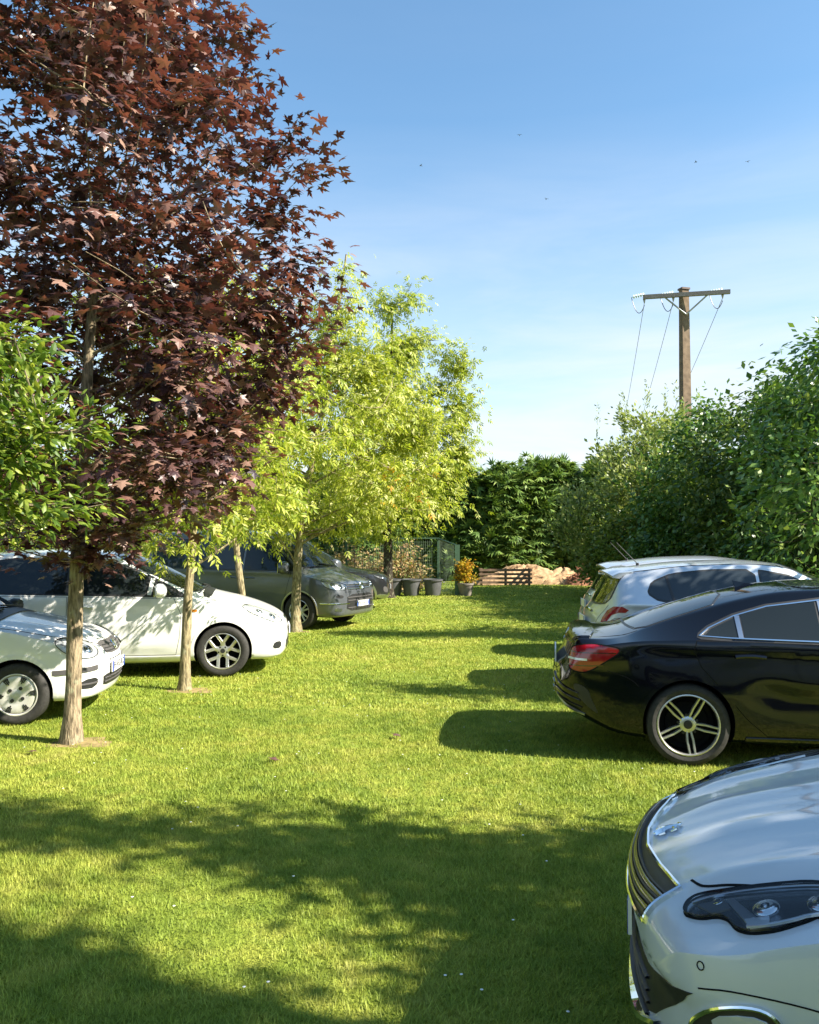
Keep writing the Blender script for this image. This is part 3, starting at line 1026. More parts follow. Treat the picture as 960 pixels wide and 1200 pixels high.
def make_tree(name, base, tips, trunk_pts, trunk_r, tmpl, lsize, per_tip, spread, lmat, bark, label, cat='tree', group=None, seed=1, droop=.5, up=.5, limb_r=.03, from_t=.35, extra=None, limb_up=.45, leaf_out=.7):
    """tips: (n,3) branch ends relative to the base; leaves hang along the outer part of each branch"""
    r_ = np.random.default_rng(seed)
    root = empty(name, (base[0], base[1], 0)); tag(root, label, cat, group)
    tp = np.array(trunk_pts, float)
    H = tp[-1, 2]
    nT = 26
    zz = np.linspace(tp[0, 2], H, nT)
    tx = gsm(np.interp(zz, tp[:, 2], tp[:, 0]), 1.5); ty = gsm(np.interp(zz, tp[:, 2], tp[:, 1]), 1.5)
    rad = trunk_r * (1 - .82 * (zz - zz[0]) / (H - zz[0])) + trunk_r * .55 * np.exp(-(zz - zz[0]) / .10)
    m = MB(); m.tube(np.stack([tx, ty, zz - .04], 1), list(rad), 14)
    for q in range(len(m.v)):                                     # bark ridges
        x_, y_, z_ = m.v[q]
        i_ = min(q // 14, nT - 1); k_ = 1 + .05 * math.sin(q * 2.4 + z_ * 9) + .03 * math.sin(z_ * 31 + q)
        m.v[q] = (tx[i_] + (x_ - tx[i_]) * k_, ty[i_] + (y_ - ty[i_]) * k_, z_)
    m.build('trunk', bark, root, True, 60)
    lim = MB()
    P, D, N = [], [], []
    tips = np.asarray(tips)
    order = r_.permutation(len(tips)); nmain = max(7, len(tips) // 9)
    mains = []
    for rank, ti in enumerate(order):
        t = tips[ti]
        rh = math.hypot(t[0] - np.interp(t[2], zz, tx), t[1] - np.interp(t[2], zz, ty))
        if rank < nmain:
            z0 = np.clip(t[2] - rh * limb_up * r_.uniform(.7, 1.3) - .15, tp[0, 2] + .28 * H * .6, H * .97)
            a = np.array([np.interp(z0, zz, tx), np.interp(z0, zz, ty), z0])
            lr, f0 = limb_r * (.4 + .6 * min(1, rh / 1.5)), from_t
        else:                                                     # twigs leave the nearest limb
            mp = mains_arr
            d2 = ((mp - t) ** 2).sum(1) + np.where(mp[:, 2] > t[2] + .15, 4.0, 0)
            a = mp[int(np.argmin(d2))]
            lr, f0 = limb_r * .4, .05
        ln_ = np.linalg.norm(t - a)
        mid = a * .5 + t * .5 + np.array([0, 0, -.10 * ln_]) + r_.normal(0, .07 * ln_ + .01, 3)
        path = bez(a, mid, t, 9)
        if rank < nmain:
            mains.append(path[2:])
            if rank == nmain - 1:
                mains_arr = np.concatenate(mains + [np.stack([tx, ty, zz], 1)[int(nT * .4):]])
        lim.tube(path[::2], list(np.linspace(lr, .0035, 5)), 4, False)
        k = max(1, int(per_tip * r_.uniform(.6, 1.4)))
        tt = f0 + (1 - f0) * r_.uniform(0, 1, k) ** .7
        pts = np.stack([np.interp(tt, np.linspace(0, 1, 9), path[:, i]) for i in range(3)], 1)
        ax = (t - a) / (ln_ + 1e-6)
        offv = r_.normal(0, 1, (k, 3)) * spread * (.45 + .75 * tt)[:, None]
        offv[:, 2] *= .75
        pts = pts + offv
        P.append(pts)
        out = offv / (np.linalg.norm(offv, axis=1, keepdims=True) + 1e-6)
        D.append(ax[None] * leaf_out + out * .6 + np.array([0, 0, -droop]) + r_.normal(0, .35, (k, 3)))
        N.append(out * .35 + np.array([0, 0, up]) + ax[None] * .25 + r_.normal(0, .35, (k, 3)))
    if lim.v: lim.build('limbs', bark, root, True)['kind'] = 'stuff'
    P, D, N = np.concatenate(P), np.concatenate(D), np.concatenate(N)
    ok = P[:, 2] > .12
    P, D, N = P[ok], D[ok], N[ok]
    size = lsize * r_.uniform(.65, 1.25, len(P))
    V, F = place_leaves(tmpl[0], tmpl[1], P, D, N, size)
    tri_mesh('crown', V, F, lmat, root)
    if extra: extra(root, P, D, N, r_)
    return root

def env_tips(n, env, seed, shell=.55, centre=lambda z: (0, 0), squash=None, lump=.18):
    """branch ends inside a profile of revolution: env = [(z, radius)...]; lumpy outline"""
    r_ = np.random.default_rng(seed)
    z = np.array([e[0] for e in env]); rr = np.array([e[1] for e in env])
    zs = np.linspace(z[0], z[-1], 200); w = np.interp(zs, z, rr) ** 1.6 + .02
    pick = np.interp(r_.uniform(0, 1, n), np.cumsum(w) / w.sum(), zs)
    a = np.arange(n) * 2.39996 + r_.uniform(0, .6, n)
    lmp = 1 + lump * np.sin(3 * a + 2.1 * pick + seed) + lump * .8 * np.sin(5 * a - 3.3 * pick + 2 * seed)
    q = np.interp(pick, z, rr) * lmp * np.where(r_.uniform(0, 1, n) < shell, r_.uniform(.78, 1.0, n), np.sqrt(r_.uniform(.03, .8, n)))
    cx = np.array([centre(v)[0] for v in pick]); cy = np.array([centre(v)[1] for v in pick])
    return np.stack([cx + q * np.cos(a), cy + q * np.sin(a), pick], 1)

M_MAPLE = leaf_mat('leaf_maple_purple', [(0, (.028, .016, .022)), (.3, (.066, .031, .030)), (.6, (.125, .060, .050)), (.85, (.20, .105, .078)), (1, (.30, .19, .14))], .20, .42, .5, (1.5, .75, .6))
M_LIME = leaf_mat('leaf_lime', [(0, (.15, .21, .02)), (.4, (.26, .32, .03)), (.8, (.40, .42, .055)), (1, (.55, .53, .18))], .42, .45, .3)
M_GOLD = leaf_mat('leaf_gold', [(0, (.18, .23, .02)), (.4, (.30, .35, .03)), (.8, (.44, .45, .07)), (1, (.62, .60, .30))], .42, .45, .3)
M_FRESH = leaf_mat('leaf_fresh', [(0, (.07, .13, .02)), (.5, (.15, .22, .03)), (1, (.30, .34, .06))], .38, .35, .45)
M_DEEP = leaf_mat('leaf_deep', [(0, (.045, .11, .022)), (.5, (.09, .175, .034)), (.9, (.16, .245, .05)), (1, (.24, .30, .07))], .30, .38, .4)
M_MID = leaf_mat('leaf_mid', [(0, (.045, .088, .018)), (.5, (.09, .15, .03)), (1, (.18, .22, .055))], .32, .42, .35)
M_OLIVE = leaf_mat('leaf_willow', [(0, (.11, .16, .045)), (.5, (.21, .26, .075)), (1, (.36, .38, .14))], .35, .42, .35)
M_CONI = leaf_mat('leaf_conifer', [(0, (.06, .115, .026)), (.5, (.125, .205, .045)), (.9, (.21, .29, .065)), (1, (.30, .36, .09))], .22, .5, .3)
M_AMBER = leaf_mat('leaf_amber', [(0, (.45, .20, .02)), (.5, (.55, .34, .03)), (1, (.35, .36, .05))], .35, .5, .3)
M_VINE = leaf_mat('leaf_vine_dry', [(0, (.30, .17, .09)), (.5, (.38, .27, .13)), (.8, (.24, .26, .08)), (1, (.45, .34, .2))], .25, .6, .2)

# --- purple maple
tips = env_tips(420, [(1.88, .7), (2.2, 1.4), (2.65, 1.85), (3.4, 2.05), (4.2, 2.0), (5.0, 1.75), (5.7, 1.5), (6.4, 1.25), (7.2, .8), (7.9, .2)], 5, .5, lump=.09)
tips = np.concatenate([tips, np.array([(2.05, -.3, 4.9), (1.9, -.2, 4.75), (1.75, 0, 4.6), (1.95, -.2, 5.25), (1.75, -.1, 5.1), (2.2, -.3, 3.75), (2.05, 0, 3.6), (2.1, .2, 4.2), (1.6, -.2, 5.7), (1.45, 0, 6.2)])])
make_tree('purple_maple', TREE_BASES['maple'], tips, [(0, 0, 0), (.01, 0, 1.0), (.03, .02, 2.2), (.12, .1, 4.5), (.2, .15, 7.4)], .070, star_leaf(), .100, 54, .16, M_MAPLE, BARKM,
          'tall maple with dark purple leaves in front of the white supermini', seed=3, droop=.35, up=1.3, limb_r=.018, from_t=.25)

# --- apple-like tree leaning in beside the maple
tips = np.concatenate([env_tips(70, [(1.7, .5), (2.1, 1.2), (2.6, 1.4), (3.0, 1.1), (3.4, .3)], 9, .5),
    np.array([(2.22, 0, 2.42), (2.1, .05, 2.38), (1.95, -.1, 2.33), (1.75, 0, 2.32), (2.28, 0, 1.93), (2.12, -.1, 1.96), (1.95, .1, 1.90), (1.8, -.1, 2.08), (1.92, 0, 2.86), (1.75, .1, 2.95), (1.62, -.1, 3.02), (1.8, 0, 1.80), (1.6, -.2, 1.84), (1.6, -.1, 2.6), (1.62, 0, 2.25), (1.5, .1, 2.75), (1.5, -.1, 2.0), (1.7, .1, 2.55)]), env_tips(40, [(1.85, .25), (2.3, .5), (2.75, .45), (3.05, .15)], 4, .4, lambda z: (1.5, 0))])
make_tree('fruit_tree', (-4.02, 4.75), tips, [(0, 0, 0), (.05, 0, 1.0), (.15, .1, 2.0), (.1, .1, 3.2)], .07, oval_leaf(.42), .076, 66, .085, M_FRESH, BARK,
          'green fruit tree reaching past the purple maple with fresh oval leaves', seed=8, droop=.15, up=.8, limb_r=.016, from_t=.25)

def plumes(cols, seed, n=15):
    """upright leafy columns above a crown: (x, y, z0, z1, r)"""
    r2 = np.random.default_rng(seed); out = []
    for (x, y, z0, z1, r) in cols:
        t = r2.uniform(0, 1, n) ** .9; a = r2.uniform(0, 6.28, n); q_ = r * (1 - .75 * t) * np.sqrt(r2.uniform(.1, 1, n))
        out.append(np.stack([x + q_ * np.cos(a), y + q_ * np.sin(a), z0 + (z1 - z0) * t], 1))
    return np.concatenate(out)
# --- the lime-green row along the cars
SP = spray(5, .17)
tips = env_tips(110, [(1.75, .5), (2.1, 1.15), (2.8, 1.5), (3.6, 1.35), (4.6, .9), (5.3, .2)], 12, .5)
make_tree('lime_tree', TREE_BASES['second'], tips, [(0, 0, 0), (.02, 0, 1.0), (.10, 0, 2.0), (.12, 0, 4.9)], .062, SP, .20, 26, .20, M_LIME, BARKP,
          'slim young tree with lime foliage in front of the white people carrier', seed=21, droop=.7, up=.5, limb_r=.018)
tips = env_tips(110, [(1.9, .5), (2.4, 1.2), (3.2, 1.6), (4.2, 1.4), (5.2, .8), (5.8, .2)], 13, .5)
make_tree('lime_tree', TREE_BASES['leaning'], tips, [(.18, 0, 0), (.08, 0, .9), (-.06, 0, 1.9), (-.1, 0, 5.4)], .062, SP, .21, 28, .22, M_LIME, BARKP,
          'young lime-green tree with a leaning trunk between the people carrier and the van', seed=22, droop=.7, up=.5, limb_r=.018)
def amber(root, P, D, N, r_):
    sel = (np.abs(P[:, 2] - 2.65) < .38) & (P[:, 1] < .3) & (np.abs(P[:, 0] - 2.15) < .5) & (r_.uniform(0, 1, len(P)) < .12)
    idx = np.nonzero(sel)[0]
    if len(idx) == 0: return
    V, F = place_leaves(SP[0], SP[1], P[idx] + np.array([0, -.25, -.05]), D[idx], N[idx], 0.22 * r_.uniform(.7, 1.2, len(idx)))
    o_ = tri_mesh('amber_foliage', V, F, M_AMBER, root); o_['label'] = 'sprig of amber yellow leaves'
tips = np.concatenate([env_tips(190, [(1.95, .8), (2.35, 1.9), (3.0, 2.35), (3.9, 2.0), (4.8, 1.3), (5.6, .5)], 14, .55, lambda z: (.35 + .12 * (z - 2), 0), lump=.26), plumes([(1.0, -.2, 4.6, 7.4, .5), (.35, .1, 4.4, 6.5, .5), (1.75, -.1, 4.0, 6.2, .5), (2.3, 0, 3.4, 5.0, .45), (-.5, 0, 4.0, 5.9, .5)], 3)])
make_tree('lime_tree', TREE_BASES['third'], tips, [(0, 0, 0), (.02, 0, 1.2), (.10, 0, 2.2), (.55, 0, 4.5), (.95, 0, 7.3)], .095, SP, .21, 34, .22, M_GOLD, BARKP,
          'golden-green tree with wide crown in front of the grey van wheel', seed=23, droop=.75, up=.45, limb_r=.024, from_t=.4, extra=amber)
tips = np.concatenate([env_tips(170, [(1.9, .8), (2.6, 1.8), (3.8, 2.1), (5.2, 1.8), (6.4, 1.2), (7.2, .4)], 15, .6, lambda z: (.12, 0), lump=.24), plumes([(-.1, -.3, 6.0, 9.3, .6), (.85, -.2, 5.8, 9.8, .6), (.4, .4, 5.5, 8.6, .6), (1.55, 0, 5.2, 8.6, .55), (2.15, -.2, 4.9, 7.8, .5), (2.35, .2, 4.2, 6.2, .45), (-1.1, 0, 5.0, 8.0, .6), (2.1, 0, 2.9, 4.7, .5)], 4, 17)])
make_tree('lime_tree', TREE_BASES['fourth'], tips, [(0, 0, 0), (0, 0, 2.2), (.08, 0, 5), (.12, 0, 9.0)], .15, SP, .26, 30, .24, M_LIME, BARKD,
          'tall airy lime-green tree with a dark trunk beside the wire pen', seed=24, droop=.8, up=.4, limb_r=.03, from_t=.4)

# --- trees on the right, between the cars and behind them (they throw the shade over the lane)
def lobe_tree(name, lobes, label, mat, per, lsize, seed, tm, trunk_r=.07, spread=.16, n_per=16):
    cx = sum(l[0] for l in lobes) / len(lobes); cy = sum(l[1] for l in lobes) / len(lobes)
    r_ = np.random.default_rng(seed); tips = []
    for (x, y, z, r) in lobes:
        k = int(n_per * (r / .5) ** 2)
        v = r_.normal(0, 1, (k, 3)); v /= np.linalg.norm(v, axis=1, keepdims=True)
        tips.append(np.array([x - cx, y - cy, z]) + v * r * r_.uniform(.35, 1, k)[:, None])
    zt_ = max(l[2] for l in lobes)
    return make_tree(name, (cx, cy), np.concatenate(tips), [(0, 0, 0), (.03, 0, 1.5), (0, .05, zt_)], trunk_r, tm, lsize, per, spread, mat, BARK, label, seed=seed, droop=.4, up=.6, limb_r=.02)
def shade_lobe(X, D, r, x0):
    kk = 1 / math.tan(R(SUN_EL)); z = (x0 - X) / (.951 * kk)
    return (x0, D - .310 * kk * z, z, r)
OV = oval_leaf(.5)
lobe_tree('field_tree', [shade_lobe(*q) for q in ((-2.75, 5.15, .42, 5.4), (-1.9, 4.95, .38, 5.4), (-1.15, 5.05, .46, 5.4), (-.35, 4.75, .55, 5.4), (.45, 4.45, .6, 5.4), (1.25, 4.35, .62, 5.4), (1.1, 4.9, .35, 5.4), (-.9, 4.4, .34, 5.4), (-.1, 4.15, .42, 5.4), (.55, 3.85, .45, 5.4), (-2.4, 4.7, .34, 5.4))],
          'slender green tree between the white hatchback and the black coupe', M_MID, 34, .13, 31, OV)
lobe_tree('field_tree', [shade_lobe(*q) for q in ((-2.3, 3.45, .52, 6.4), (-1.5, 3.2, .52, 6.4), (-.9, 2.9, .45, 6.4), (-.4, 2.7, .4, 6.4), (.1, 2.5, .45, 6.4), (.75, 3.45, .55, 6.4), (1.3, 3.3, .62, 6.4), (.9, 2.7, .5, 6.4))] + [(5.2, 1.2, 3.0, .75), (5.9, .9, 3.5, .8), (5.7, 1.9, 2.9, .7), (5.0, .3, 3.5, .8), (6.2, .2, 4.0, .8), (5.6, -.4, 3.4, .8), (6.8, 1.2, 4.1, .7), (4.6, .9, 3.4, .6), (4.2, 1.7, 3.1, .6), (4.9, 1.9, 3.3, .65), (5.3, 2.2, 3.8, .6)],
          'leafy green tree shading the white hatchback from behind', M_MID, 40, .13, 32, OV, .1)
lobe_tree('field_tree', [shade_lobe(*q) for q in ((-1.1, 15.5, .4, 8.3), (-.4, 15.3, .5, 8.3), (.4, 15.2, .6, 8.3), (1.2, 15.4, .6, 8.3), (2.0, 15.1, .7, 8.3), (2.8, 15.0, .7, 8.3))],
          'tall slender green tree past the silver hatchbacks', M_MID, 34, .13, 34, OV, .1)
lobe_tree('field_tree', [shade_lobe(*q) for q in ((.05, 9.75, .32, 6.6), (.55, 9.5, .42, 6.6), (1.2, 9.3, .5, 6.6), (1.9, 9.3, .6, 6.6), (2.6, 9.1, .6, 6.6))], 'young green tree standing past the nose of the black coupe', M_MID, 30, .13, 33, OV)

def shrub(name, base, r, h, mat, label, tm, lsize, n, per, seed, low=.15, spread=.22, cat='shrub', bark=BARKD, up=.5, droop=.4, lump=.18, group=None, limb_up=.9, env=None, lean=0.0):
    e = env or [(low, r * .75), (h * .25, r), (h * .5, r * .98), (h * .75, r * .75), (h * .92, r * .4), (h, r * .1)]
    tips = env_tips(n, e, seed, .65, lambda z: (lean * z, 0), lump=lump)
    return make_tree(name, base, tips, [(0, 0, 0), (.05, .03, h * .4), (lean * h, .05, h * .92)], .05 + .012 * h, tm, lsize, per, spread, mat, bark, label, cat, group, seed, droop, up, .02, .45, None, limb_up)

QL = quad_leaf(.55)
shrub('hedge_tree', (9.2, 16.8), 2.3, 6.4, M_DEEP, 'dark broadleaf tree, tallest of the mixed hedge beyond the parked cars', QL, .16, 300, 85, 41, .3, .26, 'tree')
shrub('hedge_tree', (8.8, 19.6), 2.1, 6.0, M_MID, 'rounded green hedge tree next to the tallest dark one', QL, .16, 260, 80, 42, .3, .25, 'tree')
shrub('hedge_tree', (8.4, 22.6), 2.1, 5.8, M_DEEP, 'deep green hedge tree in front of the power pole', QL, .16, 250, 80, 43, .3, .25, 'tree')
WIL = oval_leaf(.2)
shrub('willow_shrub', (7.6, 26.4), 2.5, 6.0, M_OLIVE, 'olive willow shrub with upright shoots beside the power pole', QL, .16, 300, 80, 44, .3, .22, 'tree', up=.2, droop=-.5, limb_up=1.6)
shrub('hedge_tree', (9.2, 28.4), 2.1, 6.2, M_OLIVE, 'olive green hedge tree at the foot of the power pole', QL, .17, 200, 70, 45, .3, .25, 'tree', up=.3, droop=-.2)
shrub('hedge_tree', (10.6, 21.6), 2.0, 6.5, M_MID, 'mid green hedge tree set back behind the deep green ones', QL, .17, 160, 70, 46, .8, .25, 'tree')
shrub('hedge_tree', (7.2, 14.2), 1.5, 5.7, M_DEEP, 'dark hedge tree past the noses of the silver hatchbacks', QL, .15, 120, 45, 47, .3, .25, 'tree')
shrub('bush', (6.75, 25.0), 1.3, 2.8, M_FRESH, 'bright green rounded bush by the end of the car row', QL, .13, 180, 60, 48, .1, .17)
shrub('bush', (7.1, 21.6), 1.35, 2.9, M_DEEP, 'dark low bush under the hedge trees behind the silver cars', QL, .14, 130, 60, 49, .1, .2)
shrub('bush', (7.8, 17.2), 1.15, 2.4, M_DEEP, 'dark low bush below the tallest hedge tree', QL, .12, 110, 42, 50, .1, .2)
# bamboo-like clump
shrub('bamboo', (7.6, 15.0), .9, 2.3, M_MID, 'bamboo-like clump with long narrow leaves behind the silver hatchback', oval_leaf(.14), .26, 90, 26, 51, .2, .22, 'bamboo', droop=.9, up=.3)
# long straight shoots on the willow
r_ = np.random.default_rng(5)
for k in range(16):
    x = 6.0 + r_.uniform(0, 3.6); y = 26.2 + r_.uniform(-1.2, 1.0); z0 = 4.2 + .5 * math.sin(k); z1 = 6.0 + r_.uniform(-.25, .55) + (.4 if 7.2 < x < 8.6 else -.1)
    if k == 0: par = [o for o in COL.objects if o.name.startswith('willow_shrub')][0]
    tt = r_.uniform(0, 1, 90)
    P = np.stack([x - 7.5 + .18 * tt * r_.normal(), y - 26.4 + 0 * tt, z0 + (z1 - z0) * tt], 1) + r_.normal(0, .035, (90, 3))
    D = np.stack([r_.normal(0, .6, 90), r_.normal(0, .6, 90), np.full(90, .9)], 1)
    V, F = place_leaves(*quad_leaf(.3), P, D, r_.normal(0, 1, (90, 3)), .13 * r_.uniform(.6, 1.2, 90))
    tri_mesh('shoot', V, F, M_OLIVE, par)['kind'] = 'stuff'

# --- conifer hedge closing the lawn
PL = plume()
for k in range(19):
    x = -17 + 1.5 * k; seed = 70 + k
    h = 5.35 + .22 * math.sin(k * 2.1) + .15 * math.cos(k * 3.7)
    y = 37.0 + .35 * math.sin(k * 1.7)
    n = 260 if x > -2 and x < 9.5 else 110
    shrub('hedge_conifer', (x, y), 1.25, h, M_CONI, 'dark conifer clipped into the tall hedge closing the lawn', PL, .42 if n > 200 else .6, n, 26 if n > 200 else 18, seed, .1, .20, 'conifer', group='conifers of the closing hedge', up=1.2, droop=.25, lump=.10, limb_up=.05,
          env=[(.1, 1.25), (h * .4, 1.2), (h * .7, 1.1), (h * .9, .8), (h, .3)])
# --- hedge along the far left, behind the parked cars
for k, (x, y, r, h, mt) in enumerate(((-10.5, 12.5, 1.8, 4.4, 0), (-10.2, 16.0, 1.9, 4.8, 1), (-9.6, 19.5, 1.8, 4.6, 0), (-9.0, 23.0, 1.9, 5.0, 1), (-8.2, 26.5, 1.9, 4.8, 0), (-7.4, 30.0, 1.9, 5.1, 1), (-11.2, 9.2, 1.8, 4.3, 1))):
    shrub('boundary_shrub', (x, y), r, h, (M_LIME, M_MID)[mt], ('pale green shrub in the boundary hedge behind the left-hand cars', 'mid green shrub in the boundary hedge behind the left-hand cars')[mt], QL, .17, 120, 40, 90 + k, .1, .28, 'shrub', group='boundary hedge behind the left-hand cars')
# --- trees behind the photographer, seen only as reflections and light
for k, (x, y) in enumerate(((-10, -8), (-6.5, -9), (-3, -10), (.5, -10.5), (4, -10), (7.5, -9), (11, -7.5))):
    shrub('field_tree', (x, y), 2.4, 5.2 + .6 * math.sin(k * 1.9), M_DEEP, 'green field tree at the entrance end of the lawn', QL, .34, 120, 30, 110 + k, .1, .4, 'tree', group='field trees at the entrance end')
# ------------------------------------------------------------------ the parked cars
def crease(x, y, z, zline, depth, width=0.05, xr=(0.9, 3.6), soft=0.35):
    """press the flank inwards just under a character line z = zline(x)"""
    m = smooth01((x - xr[0]) / soft) * smooth01((xr[1] - x) / soft) * smooth01((np.abs(y) - 0.6) / 0.12)
    dzl = zline(x) - z
    k = np.where(dzl > 0, np.exp(-(dzl / (width * 3.2)) ** 2), np.exp(-(dzl / (width * .35)) ** 2))
    return y - np.sign(y) * depth * m * k

def star_badge(car, p, d, r, s=1):
    """round ring badge with three rays"""
    dv = car.dirn(d, s)
    co, no = car.hit(p, dv)
    b = Vector((0, 0, 1)); b = (b - no * b.dot(no)).normalized(); c = no.cross(b)
    m = MB()
    m.tube([co + no * .01 + (b * math.cos(a) + c * math.sin(a)) * r for a in np.linspace(0, 2 * math.pi, 25)], r * .1, 6)
    for k in range(3):
        a = 2 * math.pi * k / 3
        m.tube([co + no * .01, co + no * .01 + (b * math.cos(a) + c * math.sin(a)) * r], [r * .16, r * .03], 6)
    return m.build('badge', CHROME, car.root, True)

# ---- black four-door coupe, tail to the lane
cv = dict(
    zt=[(0, .5), (.02, .62), (.08, .72), (.25, .80), (.6, .88), (1.2, .97), (1.32, 1.0), (1.7, 1.20), (2.05, 1.34), (2.45, 1.385), (2.8, 1.37), (3.2, 1.30), (3.6, 1.185), (3.95, 1.05), (4.10, .988), (4.3, .962), (4.45, .962), (4.49, .945), (4.52, .88), (4.56, .78), (4.60, .72), (4.64, .60)],
    zb=[(0, .4), (.03, .24), (.2, .17), (.6, .16), (3.9, .17), (4.15, .20), (4.35, .27), (4.5, .35), (4.6, .43), (4.64, .5)],
    w=[(0, .5), (.05, .68), (.15, .78), (.4, .85), (.9, .885), (2.3, .875), (3.4, .888), (3.9, .888), (4.2, .865), (4.4, .82), (4.52, .765), (4.6, .68), (4.64, .55)],
    belt=[(0, .48), (.1, .62), (.4, .72), (1.2, .86), (2, .91), (3.2, .955), (3.9, .945), (4.3, .895), (4.47, .84), (4.55, .71), (4.6, .62), (4.64, .55)],
    wt=[(0, .4), (.1, .62), (.5, .72), (1.25, .75), (1.45, .73), (2.1, .60), (3, .57), (3.6, .58), (3.95, .63), (4.2, .70), (4.45, .72), (4.55, .66), (4.62, .55), (4.64, .4)],
    cr=[(0, .02), (.2, .04), (1.2, .07), (1.4, .12), (1.9, .12), (2.2, .05), (3, .05), (3.5, .06), (4, .04), (4.3, .025), (4.64, .02)])
def hk(x, y, z):
    y = crease(x, y, z, lambda q: .80 - .06 * np.clip(q - 1.2, 0, 9) / 2.4 * -1, .014, .05, (1.0, 4.1))
    y = crease(x, y, z, lambda q: .42 + .10 * np.clip(q - 1.2, 0, 2.4), .022, .06, (1.3, 3.3))
    return x, y, z
c = Car('black_coupe', 4.64, .888, cv, (.92, 3.62), .312, .342, PK, 'black four-door coupe with twin-spoke alloys parked tail towards the grass lane', hk, (.12, .08), 260)
for s in (1, -1):
    dlo = [(3.53, .985), (3.45, 1.04), (3.25, 1.13), (3.0, 1.205), (2.6, 1.26), (2.2, 1.265), (1.9, 1.225), (1.55, 1.08), (1.36, .955), (1.5, .94), (2.4, .955), (3.3, .975)]
    c.patch('window_surround', dlo, 'side', BLK, .0025, s, .05, grow=.02)
    c.ribbon('window_trim', dlo, 'side', CHROME, .012, .006, s, True, .02, off=.004, round_=True)
    c.window([(2.57, .965), (2.57, 1.255), (2.2, 1.255), (1.92, 1.215), (1.58, 1.08), (1.42, .965), (1.6, .952)], 'side', s, gasket=.0)
    c.window([(2.65, .967), (3.20, .978), (3.20, 1.14), (3.0, 1.195), (2.65, 1.245)], 'side', s, gasket=.0)
    c.window([(3.255, .982), (3.48, .992), (3.43, 1.035), (3.255, 1.115)], 'side', s, gasket=.0)
    c.ribbon('pillar_trim', [(3.228, .975), (3.228, 1.132)], 'side', SATIN, .035, .004, s, off=.004)
    c.ribbon('pillar_trim', [(2.61, .96), (2.61, 1.252)], 'side', SATIN, .04, .004, s, off=.004)
    c.door([(2.62, .25), (3.05, .25), (3.20, .38), (3.38, .60), (3.52, .76), (3.57, .88), (3.55, .955), (3.3, .955), (2.62, .935)], s, (3.06, .842, .22))
    c.door([(2.60, .25), (2.60, .935), (1.9, .925), (1.36, .90), (1.34, .6), (1.42, .25)], s, (2.2, .825, .22))
    tl = rounded([(4.05, .878), (4.22, .905), (4.45, .898), (4.56, .86), (4.56, .72), (4.48, .685), (4.36, .685), (4.22, .765)], 2)
    o = c.patch('taillight', tl, (-.45, -.9, 0), LAMPRED, .006, s, .02)
    c.ribbon('lamp_bar', [(4.36, .8, .785), (4.56, .8, .785)], (-.45, -.9, 0), LAMPWHITE, .016, .010, s, parent=o, off=.004)
    for zq in (.735, .835): c.ribbon('lamp_segment', [(4.22 - (zq - .735), .8, zq + .012), (4.4, .8, zq), (4.56, .8, zq)], (-.45, -.9, 0), DKRED, .008, .004, s, parent=o, off=.005)
    c.ribbon('lamp_seal', tl, (-.45, -.9, 0), SEAM, .010, .003, s, True, .012, o, off=.004)
    c.patch('bumper_vent', rounded([(4.36, .8, .57), (4.52, .8, .60), (4.47, .8, .50), (4.34, .8, .40), (4.26, .8, .36), (4.32, .8, .46)], 2), (-.6, -.8, 0), BLK, .004, s, .02)
    for q in range(4):
        zz = .44 + .055 * q - .04
        c.ribbon('bumper_slat', [(4.43 + .01 * q, .8, zz - .05), (4.55, .6, zz + .01), (4.64, .35, zz + .05)], (-.75, -.6, 0), SATIN if q == 0 else PK, .018, .014, s, round_=True)
    c.ribbon('bumper_seam', [(4.22, .71), (4.05, .66), (3.99, .60)], 'side', SEAM, .005, .0012, s)
    c.patch('sill', [(1.33, .17), (3.22, .17), (3.20, .235), (1.36, .235)], 'side', PK, .012, s, .03, skirt=.02)
    c.arch_lip(.92, s, None, .03, .005); c.arch_lip(3.62, s, None, .03, .005)
    c.mirror(1.52, .97, s)
    lamp(c, rounded([(.10, .70, .62), (.05, .55, .60), (.12, .52, .70), (.5, .76, .78), (.62, .8, .78), (.4, .8, .66)], 2), (.75, -.66, 0), s, [((.2, .66, .67), .05)])
c.window(rounded([(3.28, -.50), (3.28, .50), (3.70, .56), (3.96, .60), (4.02, .3), (4.03, 0), (4.02, -.3), (3.96, -.60), (3.70, -.56)], 1), 'top', 1, 'rear_window')
c.window(rounded([(1.34, 0), (1.36, .4), (1.46, .68), (1.75, .62), (2.04, .55), (2.06, 0), (2.04, -.55), (1.75, -.62), (1.46, -.68), (1.36, -.4)], 1), 'top', 1, 'windscreen')
c.patch('sunroof', rounded([(2.15, -.48), (2.15, .48), (2.75, .48), (2.75, -.48)], 2, .12), 'top', GL, .006, 1, .06)
c.patch('spoiler', rounded([(4.30, -.66), (4.30, .66), (4.46, .68), (4.51, .4), (4.52, 0), (4.51, -.4), (4.46, -.68)], 1), 'top', PK, .018, 1, .04, skirt=.03)
MB().add([(2.94 - 2.32, y_, 1.352 + z_) for y_, z_ in ((-.02, 0), (.02, 0))] + [(3.10 - 2.32, -.02, 1.312), (3.10 - 2.32, .02, 1.312), (3.12 - 2.32, 0, 1.38), (3.02 - 2.32, 0, 1.36)],
         [(0, 1, 5), (1, 3, 4, 5), (0, 5, 4, 2), (2, 4, 3), (0, 2, 3, 1)]).build('shark_fin_antenna', PK, c.root)
c.ribbon('boot_seam', [(.62, 1.0), (.58, .86), (.52, .66), (0, .64)], 'rear', SEAM, .006, .0012, 1); c.ribbon('boot_seam', [(.62, 1.0), (.58, .86), (.52, .66), (0, .64)], 'rear', SEAM, .006, .0012, -1)
